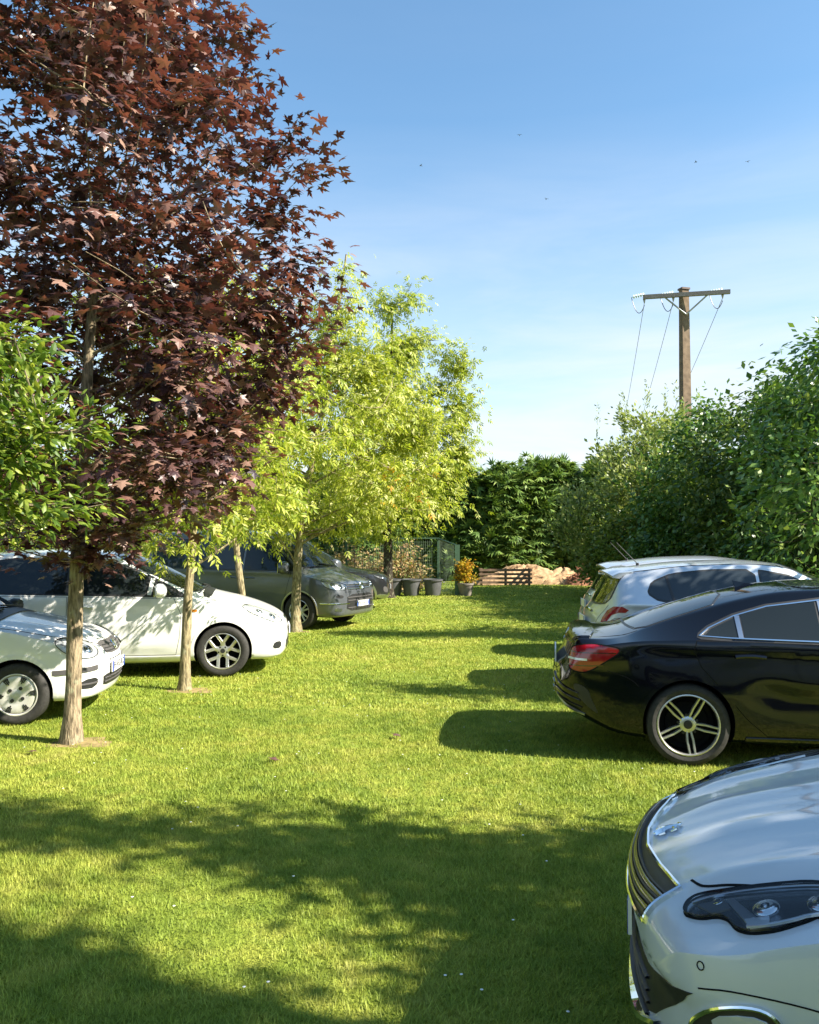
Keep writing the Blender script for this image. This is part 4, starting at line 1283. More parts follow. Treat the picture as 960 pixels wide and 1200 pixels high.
c.patch('diffuser', rounded([(-.55, .30), (.55, .30), (.62, .44), (-.62, .44)], 1), 'rear', BLK, .004, 1, .05)
c.plate((4.615, 0, .74), 'rear', ''); star_badge(c, (4.6, 0, .9), 'rear', .05)
c.patch('grille', rounded([(-.42, .45), (.42, .45), (.46, .66), (-.46, .66)], 1), 'front', BLK, .004, 1, .04)
c.wheels('twin5', .228, .225, .016, 0, ALLOY, .25)
c.place(1, 1, (2.13, 6.36), R(-10))
CLA = c

# ---- white hatchback in the foreground, nose to the lane
cv = dict(
    zt=[(0, .52), (.012, .61), (.035, .65), (.07, .678), (.14, .712), (.35, .796), (.7, .884), (1.05, .950), (1.22, .988), (1.34, 1.03), (1.7, 1.26), (2.05, 1.415), (2.45, 1.455), (2.9, 1.44), (3.4, 1.39), (3.85, 1.31), (3.93, 1.26), (4.10, 1.0), (4.17, .90), (4.215, .78), (4.24, .68), (4.253, .55)],
    zb=[(0, .42), (.012, .30), (.04, .22), (.15, .19), (.5, .18), (3.7, .19), (4.0, .24), (4.2, .33), (4.253, .45)],
    w=[(0, .56), (.02, .66), (.06, .735), (.13, .79), (.25, .835), (.45, .868), (.85, .895), (1.3, .902), (3.3, .902), (3.8, .875), (4.05, .81), (4.18, .73), (4.23, .64), (4.253, .5)],
    belt=[(0, .49), (.03, .60), (.08, .66), (.2, .725), (.4, .775), (.8, .84), (1.3, .915), (2.5, .965), (3.5, .99), (3.9, .97), (4.12, .86), (4.22, .66), (4.253, .52)],
    wt=[(0, .45), (.03, .58), (.1, .68), (.3, .735), (.7, .77), (1.15, .785), (1.35, .76), (2.05, .63), (3, .60), (3.75, .56), (4.0, .60), (4.15, .60), (4.253, .4)],
    cr=[(0, .02), (.1, .033), (.4, .036), (1.1, .052), (1.35, .10), (1.8, .12), (2.1, .05), (3.5, .05), (3.9, .06), (4.1, .05), (4.25, .02)])
def hk(x, y, z):
    hood = smooth01((1.25 - x) / .1) * smooth01((x - .06) / .25) * smooth01((z - .62) / .1)
    ay = np.abs(y)
    edge = .40 + .22 * np.clip(x, 0, 1.2)                      # raised ridges running back from the badge and grille
    z = z + hood * (.018 * np.exp(-((ay - edge) / .05) ** 2) * (x > .02) - .012 * smooth01((ay - edge) / .06) + .010 * np.exp(-((ay - .10 - .12 * x) / .035) ** 2))
    y = crease(x, y, z, lambda q: .78 + .03 * q, .012, .05, (1.0, 4.0))
    # bumper: a horizontal break across the nose under the lamps
    nose = smooth01((.75 - x) / .4)
    x = x + nose * .022 * (smooth01((.545 - z) / .025)) * smooth01((z - .30) / .08)
    return x, y, z
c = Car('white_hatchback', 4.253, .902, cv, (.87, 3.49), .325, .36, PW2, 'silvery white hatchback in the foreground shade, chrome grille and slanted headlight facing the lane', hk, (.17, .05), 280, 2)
A308 = c
gh = [(.155, .458, .700), (.11, .279, .686), (.075, .086, .674)]; gl = [(.005, .0, .562), (.012, .168, .57), (.039, .372, .59), (.064, .485, .603)]
gr = gh + [(x, -y, z) for x, y, z in gh[::-1]] + [(x, -y, z) for x, y, z in gl[::-1]] + gl[1:]
gd = (.9, 0, -.42)
g = c.patch('grille', gr, gd, BLK, .004, 1, .025)
c.ribbon('grille_frame', gr, gd, CHROME, .015, .012, 1, True, .012, g, off=.004, round_=True)
for k, f_ in enumerate((.27, .52, .77)):
    rw = [tuple(gl[q][w] * (1 - f_) + (gh[::-1] + [gh[0]])[q][w] * f_ for w in range(3)) for q in (1, 2)]
    zc = .562 + (.668 - .562) * f_; ye = .47
    c.ribbon('grille_bar', [(.1, -ye, zc + .028), (.05, -.3, zc + .012), (.02, 0, zc), (.05, .3, zc + .012), (.1, ye, zc + .028)], gd, DKCHROME, .016, .012, 1, False, .02, g, off=.004, round_=True)
for k, f_ in enumerate((.15, .40, .65, .9)):
    zc = .562 + (.668 - .562) * f_
    c.ribbon('grille_mesh', [(.1, -.46, zc + .028), (.05, -.3, zc + .012), (.02, 0, zc), (.05, .3, zc + .012), (.1, .46, zc + .028)], gd, GRYPL, .006, .008, 1, False, .03, g, off=.004)
# emblem on the bonnet: an upright lion-like figure in chrome
co, no = c.hit((.13, 0, .9), Vector((0, 0, -1)))
b = Vector((1, 0, 0)); b = (b - no * b.dot(no)).normalized(); a_ = no.cross(b)
em = MB()
for pts, rd in (([(-.045, -.005), (-.02, .012), (.01, .010), (.04, -.002)], [.010, .012, .012, .010]), ([(-.02, .01), (-.035, .032), (-.015, .036)], [.007, .006, .004]), ([(.0, .01), (-.01, .035), (.012, .036)], [.007, .006, .003]),
                ([(.04, -.002), (.05, .02), (.04, .034)], [.006, .004, .003]), ([(.02, .008), (.03, -.022), (.012, -.03)], [.008, .006, .004]), ([(-.01, .004), (-.012, -.024), (-.03, -.028)], [.008, .006, .004])):
    em.tube([co + no * .007 + b * p[0] + a_ * p[1] for p in pts], rd, 6)
em.build('emblem', CHROME, c.root, True)
for s in (1, -1):
    hl = rounded([(.164, .587, .679), (.172, .547, .692), (.20, .526, .710), (.256, .537, .733), (.385, .574, .780), (.502, .603, .816), (.64, .68, .832), (.80, .79, .842), (.76, .82, .826), (.62, .80, .81), (.482, .745, .788), (.452, .755, .771), (.382, .768, .743), (.324, .748, .720), (.291, .713, .710), (.276, .666, .714), (.25, .639, .708), (.207, .628, .691)], 2, .22)
    hd = (.35, -.75, -.55)
    o = lamp(c, hl, hd, s, [((.50, .69, .795), .040), ((.37, .66, .752), .036), ((.255, .585, .722), .022)], grid=.016, base=DKCHROME)
    c.ribbon('light_guide', [(.60, .775, .815), (.475, .735, .776), (.42, .745, .755), (.36, .74, .733), (.32, .725, .722)], hd, LAMPWHITE, .010, .005, s, parent=o, off=.010, round_=True, step=.012)
    c.ribbon('light_guide', [(.19, .560, .698), (.256, .555, .728), (.385, .592, .775), (.502, .622, .810), (.66, .70, .845)], hd, SATIN, .008, .005, s, parent=o, off=.010, round_=True, step=.012)
    c.patch('side_light', [(.315, .690, .724), (.375, .705, .746), (.372, .74, .738), (.325, .73, .722)], hd, LAMPWHITE, .010, s, .02, parent=o)
    c.patch('turn_signal', [(.20, .57, .700), (.27, .575, .728), (.29, .62, .720), (.24, .62, .703)], hd, GRYPL, .009, s, .02, parent=o)
    c.patch('lamp_divider', [(.275, .585, .730), (.295, .59, .738), (.345, .69, .735), (.318, .695, .722)], hd, SATIN, .009, s, .02, parent=o)
    fg = rounded([(.171, .721, .455), (.219, .776, .538), (.315, .827, .585), (.375, .841, .578), (.40, .845, .52), (.32, .83, .46), (.22, .775, .43)], 2)
    fd = (.6, -.8, 0)
    o = c.patch('fog_light', fg, fd, BLK, .004, s, .02)
    c.ribbon('fog_light_trim', fg, fd, CHROME, .012, .010, s, True, .015, o, off=.003, round_=True)
    c.patch('fog_lens', rounded([(.225, .776, .518), (.31, .825, .562), (.365, .838, .556), (.36, .838, .520), (.24, .78, .485)], 1), fd, LAMPWHITE, .008, s, .02, parent=o)
    c.ribbon('bumper_seam', [(.196, .765, .575), (.28, .81, .605), (.42, .86, .615), (.55, .87, .60)], fd, SEAM, .004, .001, s)
    co, no = c.hit((.202, s * .766, .632), c.dirn(fd, s))
    bb = no.orthogonal().normalized(); cc = no.cross(bb)
    m = MB(); m.tube([co + no * .0012 + (bb * math.cos(q) + cc * math.sin(q)) * .010 for q in np.linspace(0, 6.2832, 17)], .0016, 5); m.build('parking_sensor', SEAM, c.root)
    c.ribbon('bonnet_seam', [(.165, .462, .8), (.185, .505, .8), (.215, .520, .8), (.27, .530, .8), (.385, .566, .8), (.51, .597, .8), (.65, .67, .85), (.82, .78, .85), (1.0, .825, .9), (1.18, .84, .9)], (0.3, -.35, -.9), SEAM, .008, .0016, s, step=.015)
    c.window([(1.50, .985), (1.62, 1.10), (2.0, 1.30), (2.3, 1.355), (2.3, .985)], 'side', s); c.window([(2.36, .985), (2.36, 1.355), (2.9, 1.345), (3.35, 1.27), (3.55, 1.15), (3.5, 1.02), (3.3, .99)], 'side', s)
    c.door([(1.30, .27), (2.33, .27), (2.33, .955), (1.38, .93), (1.27, .7)], s, (2.05, .84, .2)); c.door([(2.35, .27), (2.95, .27), (3.1, .45), (3.3, .72), (3.42, .97), (2.35, .955)], s, (3.05, .86, .2))
    c.mirror(1.62, 1.0, s); c.arch_lip(.87, s, None, .03, .004); c.arch_lip(3.49, s, None, .03, .004)
    c.patch('taillight', rounded([(3.95, .93), (4.15, .93), (4.2, .78), (4.05, .75), (3.88, .85)], 2), (-.4, -.9, 0), LAMPRED, .005, s, .03)
lh = [(.18, .755, .555), (.13, .67, .528), (.07, .477, .485), (.02, .22, .468), (.0, 0, .462)]; ll = [(0, 0, .29), (.01, .22, .298), (.06, .45, .335), (.09, .56, .385), (.14, .68, .48)]
lo = lh + [(x, -y, z) for x, y, z in lh[-2::-1]] + [(x, -y, z) for x, y, z in ll[::-1]] + ll[1:]
g = c.patch('lower_intake', lo, 'front', BLK, .003, 1, .025)
for zz in (.325, .36, .395, .43):
    c.ribbon('intake_bar', [(.1, -.50, zz + .022), (0, -.2, zz), (0, 0, zz - .004), (0, .2, zz), (.1, .50, zz + .022)], 'front', GRYPL, .008, .012, 1, False, .03, g, off=.003, round_=True)
c.ribbon('bumper_lip', [(.1, -.60, .375), (.05, -.48, .315), (0, -.25, .275), (0, 0, .265), (0, .25, .275), (.05, .48, .315), (.1, .60, .375)], 'front', CHROME, .026, .022, 1, False, .02, off=.004, round_=True)
c.window(rounded([(1.37, 0), (1.39, .4), (1.50, .70), (1.75, .65), (2.04, .57), (2.06, 0), (2.04, -.57), (1.75, -.65), (1.50, -.70), (1.39, -.4)], 1), 'top', 1, 'windscreen')
c.window(rounded([(-.5, 1.24), (.5, 1.24), (.56, 1.02), (-.56, 1.02)], 1), 'rear', 1, 'rear_window')
c.plate((.010, 0, .512), 'front', ''); c.plate((4.26, 0, .72), 'rear', '')
c.wheels('five', .215, .215, .014, 0)
c.place(0, -1, (1.353, 1.861), R(180 - 17))

# ---- white supermini beside the maple
cv = dict(
    zt=[(0, .50), (.012, .60), (.04, .665), (.09, .71), (.2, .785), (.45, .87), (.75, .945), (.95, .985), (1.05, 1.02), (1.4, 1.22), (1.75, 1.39), (2.1, 1.465), (2.6, 1.475), (3.1, 1.44), (3.5, 1.37), (3.6, 1.25), (3.7, .98), (3.78, .85), (3.82, .7), (3.84, .55)],
    zb=[(0, .36), (.015, .27), (.05, .21), (.2, .19), (3.4, .2), (3.7, .26), (3.84, .40)],
    w=[(0, .50), (.02, .61), (.07, .68), (.15, .73), (.3, .775), (.6, .815), (1.1, .83), (3.0, .83), (3.5, .79), (3.7, .72), (3.8, .63), (3.84, .5)],
    belt=[(0, .46), (.03, .57), (.1, .645), (.25, .72), (.5, .80), (.9, .88), (1.5, .91), (3.2, .97), (3.5, .97), (3.7, .8), (3.84, .48)],
    wt=[(0, .40), (.04, .54), (.12, .63), (.4, .68), (.9, .71), (1.1, .69), (1.8, .57), (2.8, .55), (3.5, .53), (3.7, .56), (3.84, .38)],
    cr=[(0, .02), (.1, .04), (.5, .055), (.95, .07), (1.1, .10), (1.6, .11), (1.9, .05), (3.2, .05), (3.84, .02)])
def hk(x, y, z):
    y = crease(x, y, z, lambda q: .66 + .02 * q, .010, .05, (.9, 3.3))
    hood = smooth01((.98 - x) / .1) * smooth01((x - .1) / .2) * smooth01((z - .6) / .1)
    z = z + hood * .010 * np.exp(-((np.abs(y) - .34 - .18 * x) / .05) ** 2)
    return x, y, z
c = Car('white_supermini', 3.84, .83, cv, (.72, 3.18), .288, .325, PW, 'white supermini with slotted hubcap and black bumper strips behind the maple trunk', hk, (.15, .06), 230)
for s in (1, -1):
    lamp(c, rounded([(.10, .42, .60), (.11, .43, .70), (.22, .56, .765), (.36, .67, .79), (.44, .73, .76), (.34, .70, .65), (.2, .58, .585)], 2), (.6, -.8, 0), s, [((.17, .52, .675), .055), ((.28, .64, .70), .05)], base=LAMPBOWL)
    c.patch('bumper_strip', [(.12, .44, .515), (.30, .70, .505), (.42, .76, .50), (.42, .76, .455), (.30, .70, .46), (.12, .44, .47)], (.6, -.8, 0), GRYPL, .010, s, .03, skirt=.014)
    c.patch('side_intake', rounded([(.10, .44, .40), (.22, .60, .395), (.25, .63, .31), (.12, .46, .30)], 1), (.6, -.8, 0), BLK, .004, s, .03)
    c.ribbon('intake_bar', [(.11, .45, .35), (.235, .61, .348)], (.6, -.8, 0), GRYPL, .02, .01, s, off=.003, round_=True)
    c.ribbon('bonnet_seam', [(.07, .36, .8), (.12, .43, .8), (.24, .58, .8), (.5, .69, .8), (.92, .74, .9)], (0.3, -.35, -.9), SEAM, .009, .0016, s, step=.015)
    c.window([(1.22, .945), (1.35, 1.09), (1.75, 1.31), (2.2, 1.38), (2.2, .955)], 'side', s); c.window([(2.27, .955), (2.27, 1.38), (2.8, 1.37), (3.15, 1.28), (3.25, 1.0)], 'side', s)
    c.door([(1.02, .26), (2.22, .26), (2.22, .91), (1.1, .875), (.99, .7)], s, (1.95, .80, .18), BLK); c.mirror(1.32, .95, s, BLK)
    c.patch('side_strip', [(1.06, .50), (2.2, .50), (2.2, .55), (1.06, .55)], 'side', GRYPL, .012, s, .04, skirt=.014)
    c.patch('taillight', rounded([(3.55, 1.25), (3.64, 1.25), (3.76, .85), (3.55, .85)], 2), (-.4, -.9, 0), LAMPRED, .005, s, .03)
    c.arch_lip(.72, s, None, .035, .006); c.arch_lip(3.18, s, None, .035, .006)
g = c.patch('grille', rounded([(-.36, .715), (.36, .715), (.30, .60), (.12, .585), (-.12, .585), (-.30, .60)], 1, .15), 'front', GRYPL, .004, 1, .03)
for zz in (.615, .645, .675): c.ribbon('grille_bar', [(-.30, zz), (0, zz - .004), (.30, zz)], 'front', BLK, .012, .008, 1, False, .03, g, off=.003, round_=True)
co, no = c.hit((0, 0, .655), Vector((1, 0, 0)))
q = no.to_track_quat('Z', 'Y').to_matrix()
v_, f_ = MB().lathe([(.055, 0), (.055, .012), (.045, .016), (.02, .017)], 20).v, MB().lathe([(.055, 0), (.055, .012), (.045, .016), (.02, .017)], 20).f
mesh('badge', [co + no * .004 + q @ Vector(p) for p in v_], f_, CHROME, c.root, True, 40)
g = c.patch('lower_intake', rounded([(-.40, .395), (.40, .395), (.38, .29), (-.38, .29)], 1, .12), 'front', BLK, .004, 1, .03)
for zz in (.325, .36): c.ribbon('intake_bar', [(-.37, zz), (0, zz), (.37, zz)], 'front', GRYPL, .014, .010, 1, False, .03, g, off=.003, round_=True)
c.window(rounded([(1.07, 0), (1.09, .36), (1.18, .63), (1.5, .57), (1.76, .50), (1.79, 0), (1.76, -.50), (1.5, -.57), (1.18, -.63), (1.09, -.36)], 1), 'top', 1, 'windscreen')
c.window(rounded([(-.45, 1.36), (.45, 1.36), (.5, 1.02), (-.5, 1.02)], 1), 'rear', 1, 'rear_window')
c.patch('cowl', rounded([(.97, -.62), (.96, 0), (.97, .62), (1.07, .63), (1.06, 0), (1.07, -.63)], 1), 'top', BLK, .010, 1, .04, skirt=.014)
for yy in (-.35, .2):
    co, no = c.hit((1.06, yy, 1.2), Vector((0, 0, -1))); c2, n2 = c.hit((1.12, yy + .45, 1.3), Vector((0, 0, -1)))
    MB().tube([co + no * .025, co.lerp(c2, .5) + no * .03, c2 + n2 * .02], .010, 6).build('wiper', BLK, c.root, True)
c.ribbon('bumper_seam', [(-.52, .555), (-.3, .558), (0, .56), (.3, .558), (.52, .555)], 'front', SEAM, .005, .001, 1)
for yy in (-.20, -.12, -.04, .04, .12, .20): c.patch('bumper_slot', [(yy - .025, .532), (yy + .025, .532), (yy + .025, .518), (yy - .025, .518)], 'front', BLK, .003, 1, .03)
c.plate((-.016, -.02, .455), 'front', 'FE-452-RC')
c.wheels('cap', .19, .185, .012, R(0), HUBCAP, .2)
c.place(0, 1, (-3.66, 7.74), R(7))

# ---- white people carrier
cv = dict(
    zt=[(0, .50), (.015, .62), (.05, .70), (.12, .765), (.3, .86), (.6, .965), (.9, 1.04), (1.05, 1.08), (1.4, 1.26), (1.8, 1.45), (2.2, 1.57), (2.7, 1.625), (3.3, 1.61), (3.9, 1.55), (4.35, 1.44), (4.45, 1.3), (4.58, 1.05), (4.68, .9), (4.73, .75), (4.768, .55)],
    zb=[(0, .38), (.02, .28), (.08, .22), (.3, .19), (4.2, .2), (4.6, .27), (4.768, .42)],
    w=[(0, .54), (.03, .67), (.1, .76), (.22, .82), (.45, .875), (.9, .915), (1.5, .925), (3.8, .925), (4.3, .89), (4.6, .80), (4.72, .68), (4.768, .5)],
    belt=[(0, .47), (.04, .60), (.12, .69), (.35, .79), (.7, .885), (1.1, .95), (2, 1.0), (3.8, 1.05), (4.4, 1.03), (4.65, .8), (4.768, .5)],
    wt=[(0, .42), (.05, .58), (.15, .68), (.5, .75), (1.0, .79), (1.15, .78), (2.1, .65), (3, .62), (4.2, .60), (4.5, .62), (4.768, .4)],
    cr=[(0, .02), (.1, .05), (.5, .07), (1.0, .09), (1.2, .13), (1.8, .14), (2.2, .06), (3.8, .05), (4.5, .05), (4.768, .02)])
def hk(x, y, z):
    y = crease(x, y, z, lambda q: .84 + .02 * q, .010, .05, (1.0, 4.2))
    y = crease(x, y, z, lambda q: .60 + .0 * q, .012, .03, (1.35, 3.6))
    y = crease(x, y, z, lambda q: .36 + .0 * q, .016, .04, (1.35, 3.6))
    return x, y, z
c = Car('white_people_carrier', 4.768, .925, cv, (.84, 3.69), .328, .365, PW, 'white people carrier with five-spoke alloys between the supermini and the grey van', hk, (.16, .06), 240)
for s in (1, -1):
    dlo = [(1.30, 1.02), (1.52, 1.15), (1.85, 1.32), (2.2, 1.45), (2.6, 1.50), (3.4, 1.49), (4.0, 1.43), (4.25, 1.30), (4.3, 1.10), (3.8, 1.09), (2.4, 1.05)]
    c.patch('window_surround', dlo, 'side', BLK, .0025, s, .06, grow=.012)
    c.window([(1.39, 1.035), (1.66, 1.20), (1.70, 1.045)], 'side', s, gasket=0); c.window([(1.80, 1.05), (1.80, 1.285), (2.2, 1.435), (2.66, 1.49), (2.66, 1.06)], 'side', s, gasket=0)
    c.window([(2.74, 1.065), (2.74, 1.49), (3.4, 1.475), (3.56, 1.455), (3.56, 1.085)], 'side', s, gasket=0); c.window([(3.64, 1.09), (3.64, 1.45), (4.0, 1.41), (4.22, 1.28), (4.26, 1.12)], 'side', s, gasket=0)
    c.ribbon('window_frame', [(1.75, 1.04), (1.72, 1.245)], 'side', PW, .05, .004, s, off=.003)
    c.door([(1.42, .30), (2.70, .30), (2.70, 1.03), (1.45, 1.0), (1.36, .8), (1.38, .5)], s, (2.40, .90, .2)); c.door([(2.72, .30), (3.35, .30), (3.5, .6), (3.58, .9), (3.58, 1.05), (2.72, 1.03)], s, (3.25, .92, .2))
    lamp(c, rounded([(.10, .52, .66), (.14, .56, .74), (.35, .70, .86), (.55, .80, .90), (.62, .83, .86), (.42, .78, .75), (.22, .66, .66)], 2), (.5, -.86, 0), s, [((.25, .64, .74), .055), ((.40, .74, .81), .05)], base=LAMPBOWL)
    c.mirror(1.62, 1.06, s, PW, (.10, .13, .09)); c.arch_lip(.84, s, None, .035, .006); c.arch_lip(3.69, s, None, .035, .006)
    c.ribbon('bonnet_seam', [(.14, .50, .8), (.35, .68, .8), (.7, .78, .9), (1.0, .83, 1.0)], (0.3, -.35, -.9), SEAM, .008, .0016, s, step=.02)
    c.ribbon('wing_seam', [(.62, .86), (1.0, .95), (1.28, 1.0)], 'side', SEAM, .004, .001, s)
    c.ribbon('bumper_seam', [(.58, .66), (.45, .70), (.38, .72)], 'side', SEAM, .005, .001, s)
    c.patch('sill', [(1.34, .20), (3.38, .20), (3.38, .285), (1.34, .285)], 'side', PW, .010, s, .04, skirt=.02)
    c.patch('side_marker', rounded([(1.16, .83), (1.24, .83), (1.24, .86), (1.16, .86)], 1), 'side', LAMPORANGE, .006, s, .03)
    c.patch('taillight', rounded([(4.3, 1.05), (4.5, 1.05), (4.62, .8), (4.35, .8)], 2), (-.4, -.9, 0), LAMPRED, .005, s, .03)
    c.patch('fog_recess', rounded([(.16, .60, .42), (.26, .68, .42), (.28, .70, .33), (.16, .60, .33)], 1), (.6, -.8, 0), BLK, .004, s, .03)
c.window(rounded([(1.10, 0), (1.13, .4), (1.26, .72), (1.7, .67), (2.22, .58), (2.26, 0), (2.22, -.58), (1.7, -.67), (1.26, -.72), (1.13, -.4)], 1), 'top', 1, 'windscreen')
c.window(rounded([(-.5, 1.4), (.5, 1.4), (.56, 1.08), (-.56, 1.08)], 1), 'rear', 1, 'rear_window')
c.patch('cowl', rounded([(1.0, -.72), (.98, 0), (1.0, .72), (1.12, .72), (1.09, 0), (1.12, -.72)], 1), 'top', BLK, .008, 1, .05, skirt=.014)
for yy in (-.45, .1):
    co, no = c.hit((1.1, yy, 1.2), Vector((0, 0, -1))); c2, n2 = c.hit((1.16, yy + .55, 1.3), Vector((0, 0, -1)))
    MB().tube([co + no * .025, co.lerp(c2, .5) + no * .03, c2 + n2 * .02], .010, 6).build('wiper', BLK, c.root, True)
c.patch('grille', rounded([(-.5, .45), (.5, .45), (.42, .28), (-.42, .28)], 1), 'front', BLK, .004, 1, .04)
c.patch('upper_grille', rounded([(-.3, .72), (.3, .72), (.28, .66), (-.28, .66)], 1), 'front', CHROME, .006, 1, .04)
c.plate((-.01, 0, .53), 'front', '')
c.wheels('y10', .222, .225, .012, R(-4), ALLOY)
c.place(0, 1, (-2.36, 10.5), R(10))

# ---- grey passenger van
cv = dict(
    zt=[(0, .55), (.015, .72), (.05, .84), (.12, .93), (.3, 1.00), (.6, 1.09), (.78, 1.14), (.9, 1.22), (1.2, 1.47), (1.5, 1.72), (1.75, 1.87), (2.1, 1.945), (2.8, 1.965), (4.2, 1.955), (4.75, 1.91), (4.82, 1.7), (4.86, 1.1), (4.89, .9), (4.904, .6)],
    zb=[(0, .40), (.02, .30), (.08, .25), (.3, .23), (4.4, .24), (4.8, .30), (4.904, .42)],
    w=[(0, .58), (.03, .74), (.09, .82), (.2, .88), (.45, .925), (.9, .952), (4.3, .952), (4.7, .93), (4.84, .88), (4.904, .7)],
    belt=[(0, .52), (.03, .68), (.1, .82), (.3, .93), (.7, 1.03), (1.2, 1.11), (4.2, 1.13), (4.7, 1.12), (4.86, .95), (4.904, .55)],
    wt=[(0, .45), (.04, .64), (.15, .74), (.5, .80), (.8, .83), (1.0, .82), (1.8, .73), (4.4, .73), (4.75, .70), (4.904, .5)],
    cr=[(0, .02), (.1, .05), (.5, .06), (.8, .08), (1.0, .12), (1.5, .13), (1.9, .06), (4.5, .05), (4.904, .03)])
def hk(x, y, z):
    y = crease(x, y, z, lambda q: 1.04 + .0 * q, .012, .05, (.7, 4.8))
    y = crease(x, y, z, lambda q: .60 + .0 * q, .010, .05, (1.3, 4.4))
    return x, y, z
c = Car('grey_van', 4.904, .952, cv, (.91, 3.91), .345, .39, PG, 'dark grey passenger van behind a slim tree trunk, front to the lane', hk, (.15, .03), 230)
c.root['category'] = 'van'
for s in (1, -1):
    c.window([(1.02, 1.14), (1.28, 1.38), (1.55, 1.61), (1.72, 1.72), (2.2, 1.75), (2.2, 1.15)], 'side', s); c.window([(2.28, 1.15), (2.28, 1.75), (3.35, 1.76), (3.35, 1.16)], 'side', s, mat=GL2); c.window([(3.42, 1.16), (3.42, 1.76), (4.5, 1.74), (4.6, 1.6), (4.6, 1.17)], 'side', s, mat=GL2)
    c.door([(1.27, .36), (2.24, .36), (2.24, 1.12), (1.10, 1.10), (1.16, .9), (1.24, .6)], s, (1.95, .98, .2)); c.door([(2.27, .36), (3.38, .36), (3.38, 1.13), (2.27, 1.12)], s, (2.36, .98, .2), name='sliding_door')
    lamp(c, rounded([(.06, .50, .77), (.08, .52, .86), (.22, .74, .93), (.44, .86, .98), (.46, .87, .92), (.34, .86, .82), (.16, .72, .765)], 2, .2), (.55, -.84, 0), s, [((.14, .66, .83), .055), ((.25, .77, .87), .06), ((.09, .56, .81), .035)], base=SATIN)
    c.patch('fog_light', rounded([(.12, .62, .42), (.20, .74, .43), (.22, .76, .36), (.12, .64, .35)], 1), (.6, -.8, 0), SATIN, .004, s, .03)
    c.patch('air_slot', rounded([(.11, .60, .67), (.20, .73, .68), (.20, .73, .62), (.11, .60, .61)], 1), (.6, -.8, 0), BLK, .004, s, .03)
    c.ribbon('bumper_strip', [(.05, .45, .505), (.12, .66, .505), (.3, .85, .51), (.46, .9, .515)], (.6, -.8, 0), CHROME, .022, .010, s, round_=True)
    c.mirror(1.2, 1.16, s, PG, (.11, .14, .13)); c.arch_lip(.91, s, SATIN, .022, .010); c.arch_lip(3.91, s, SATIN, .022, .010)
    c.patch('taillight', rounded([(4.70, 1.65), (4.80, 1.65), (4.85, 1.0), (4.74, 1.0)], 2), (-.5, -.86, 0), LAMPRED, .005, s, .03)
    c.ribbon('bonnet_seam', [(.05, .5, .9), (.12, .62, .9), (.3, .80, 1.0), (.7, .87, 1.1)], (0.3, -.35, -.9), SEAM, .008, .0016, s, step=.02)
g = c.patch('grille', rounded([(-.50, .86), (.50, .86), (.48, .765), (-.48, .765)], 1, .15), 'front', BLK, .004, 1, .04)
for zz in (.785, .825, .862): c.ribbon('grille_bar', [(-.49, zz), (0, zz), (.49, zz)], 'front', CHROME, .012, .010, 1, False, .03, g, off=.003, round_=True)
co, no = c.hit((0, 0, .83), Vector((1, 0, 0)))
m = MB(); bb = Vector((0, 1, 0)); cc = Vector((0, 0, 1)); co = co + no * .025
m.tube([co + (bb * math.cos(q) + cc * math.sin(q)) * .07 for q in np.linspace(0, 6.2832, 25)], .008, 6)
for sg in (1, -1):
    m.tube([co + bb * (sg * .028) + cc * .060, co + bb * (sg * 0.0) + cc * .012], .007, 5)
    m.tube([co + bb * (sg * .056) + cc * .036, co + bb * (sg * .026) + cc * -.058, co + bb * 0 + cc * .0], .007, 5)
m.build('badge', CHROME, c.root, True)
g = c.patch('lower_grille', rounded([(-.52, .68), (.52, .68), (.56, .36), (-.56, .36)], 1, .15), 'front', BLK, .004, 1, .04)
for zz in (.62, .56, .42): c.ribbon('grille_bar', [(-.52, zz), (0, zz), (.52, zz)], 'front', GRYPL, .02, .012, 1, False, .03, g, off=.003, round_=True)
c.window(rounded([(.86, 0), (.90, .45), (1.02, .76), (1.4, .72), (1.72, .66), (1.76, 0), (1.72, -.66), (1.4, -.72), (1.02, -.76), (.90, -.45)], 1), 'top', 1, 'windscreen')
c.window(rounded([(-.62, 1.75), (.62, 1.75), (.66, 1.15), (-.66, 1.15)], 1), 'rear', 1, 'rear_window')
for yy in (-.5, .1):
    co, no = c.hit((.88, yy, 1.2), Vector((0, 0, -1))); c2, n2 = c.hit((.95, yy + .6, 1.3), Vector((0, 0, -1)))
    MB().tube([co + no * .025, co.lerp(c2, .5) + no * .03, c2 + n2 * .02], .010, 6).build('wiper', BLK, c.root, True)
c.plate((-.02, 0, .49), 'front', 'CX-904-HB')
c.wheels('five', .222, .225, .016, R(0), ALLOY)
c.place(0, 1, (-2.15, 16.2), R(-24))

# ---- dark crossover beyond the van
cv = dict(
    zt=[(0, .55), (.02, .70), (.06, .80), (.15, .88), (.4, .96), (.8, 1.03), (1.1, 1.08), (1.2, 1.14), (1.6, 1.40), (1.95, 1.56), (2.4, 1.62), (3.2, 1.60), (3.9, 1.53), (4.1, 1.3), (4.25, 1.0), (4.35, .8), (4.38, .6)],
    zb=[(0, .42), (.02, .33), (.1, .27), (.4, .24), (3.8, .25), (4.2, .33), (4.38, .48)],
    w=[(0, .52), (.03, .66), (.1, .75), (.25, .83), (.6, .895), (3.6, .905), (4.0, .86), (4.25, .76), (4.38, .5)],
    belt=[(0, .5), (.05, .68), (.15, .78), (.5, .89), (1.2, .98), (3.6, 1.06), (4.1, 1.0), (4.38, .55)],
    wt=[(0, .42), (.05, .58), (.2, .68), (1.1, .77), (1.3, .75), (2, .63), (3.6, .60), (4.1, .6), (4.38, .4)],
    cr=[(0, .02), (.1, .05), (1.0, .08), (1.3, .12), (1.7, .12), (2.1, .06), (3.8, .05), (4.38, .02)])
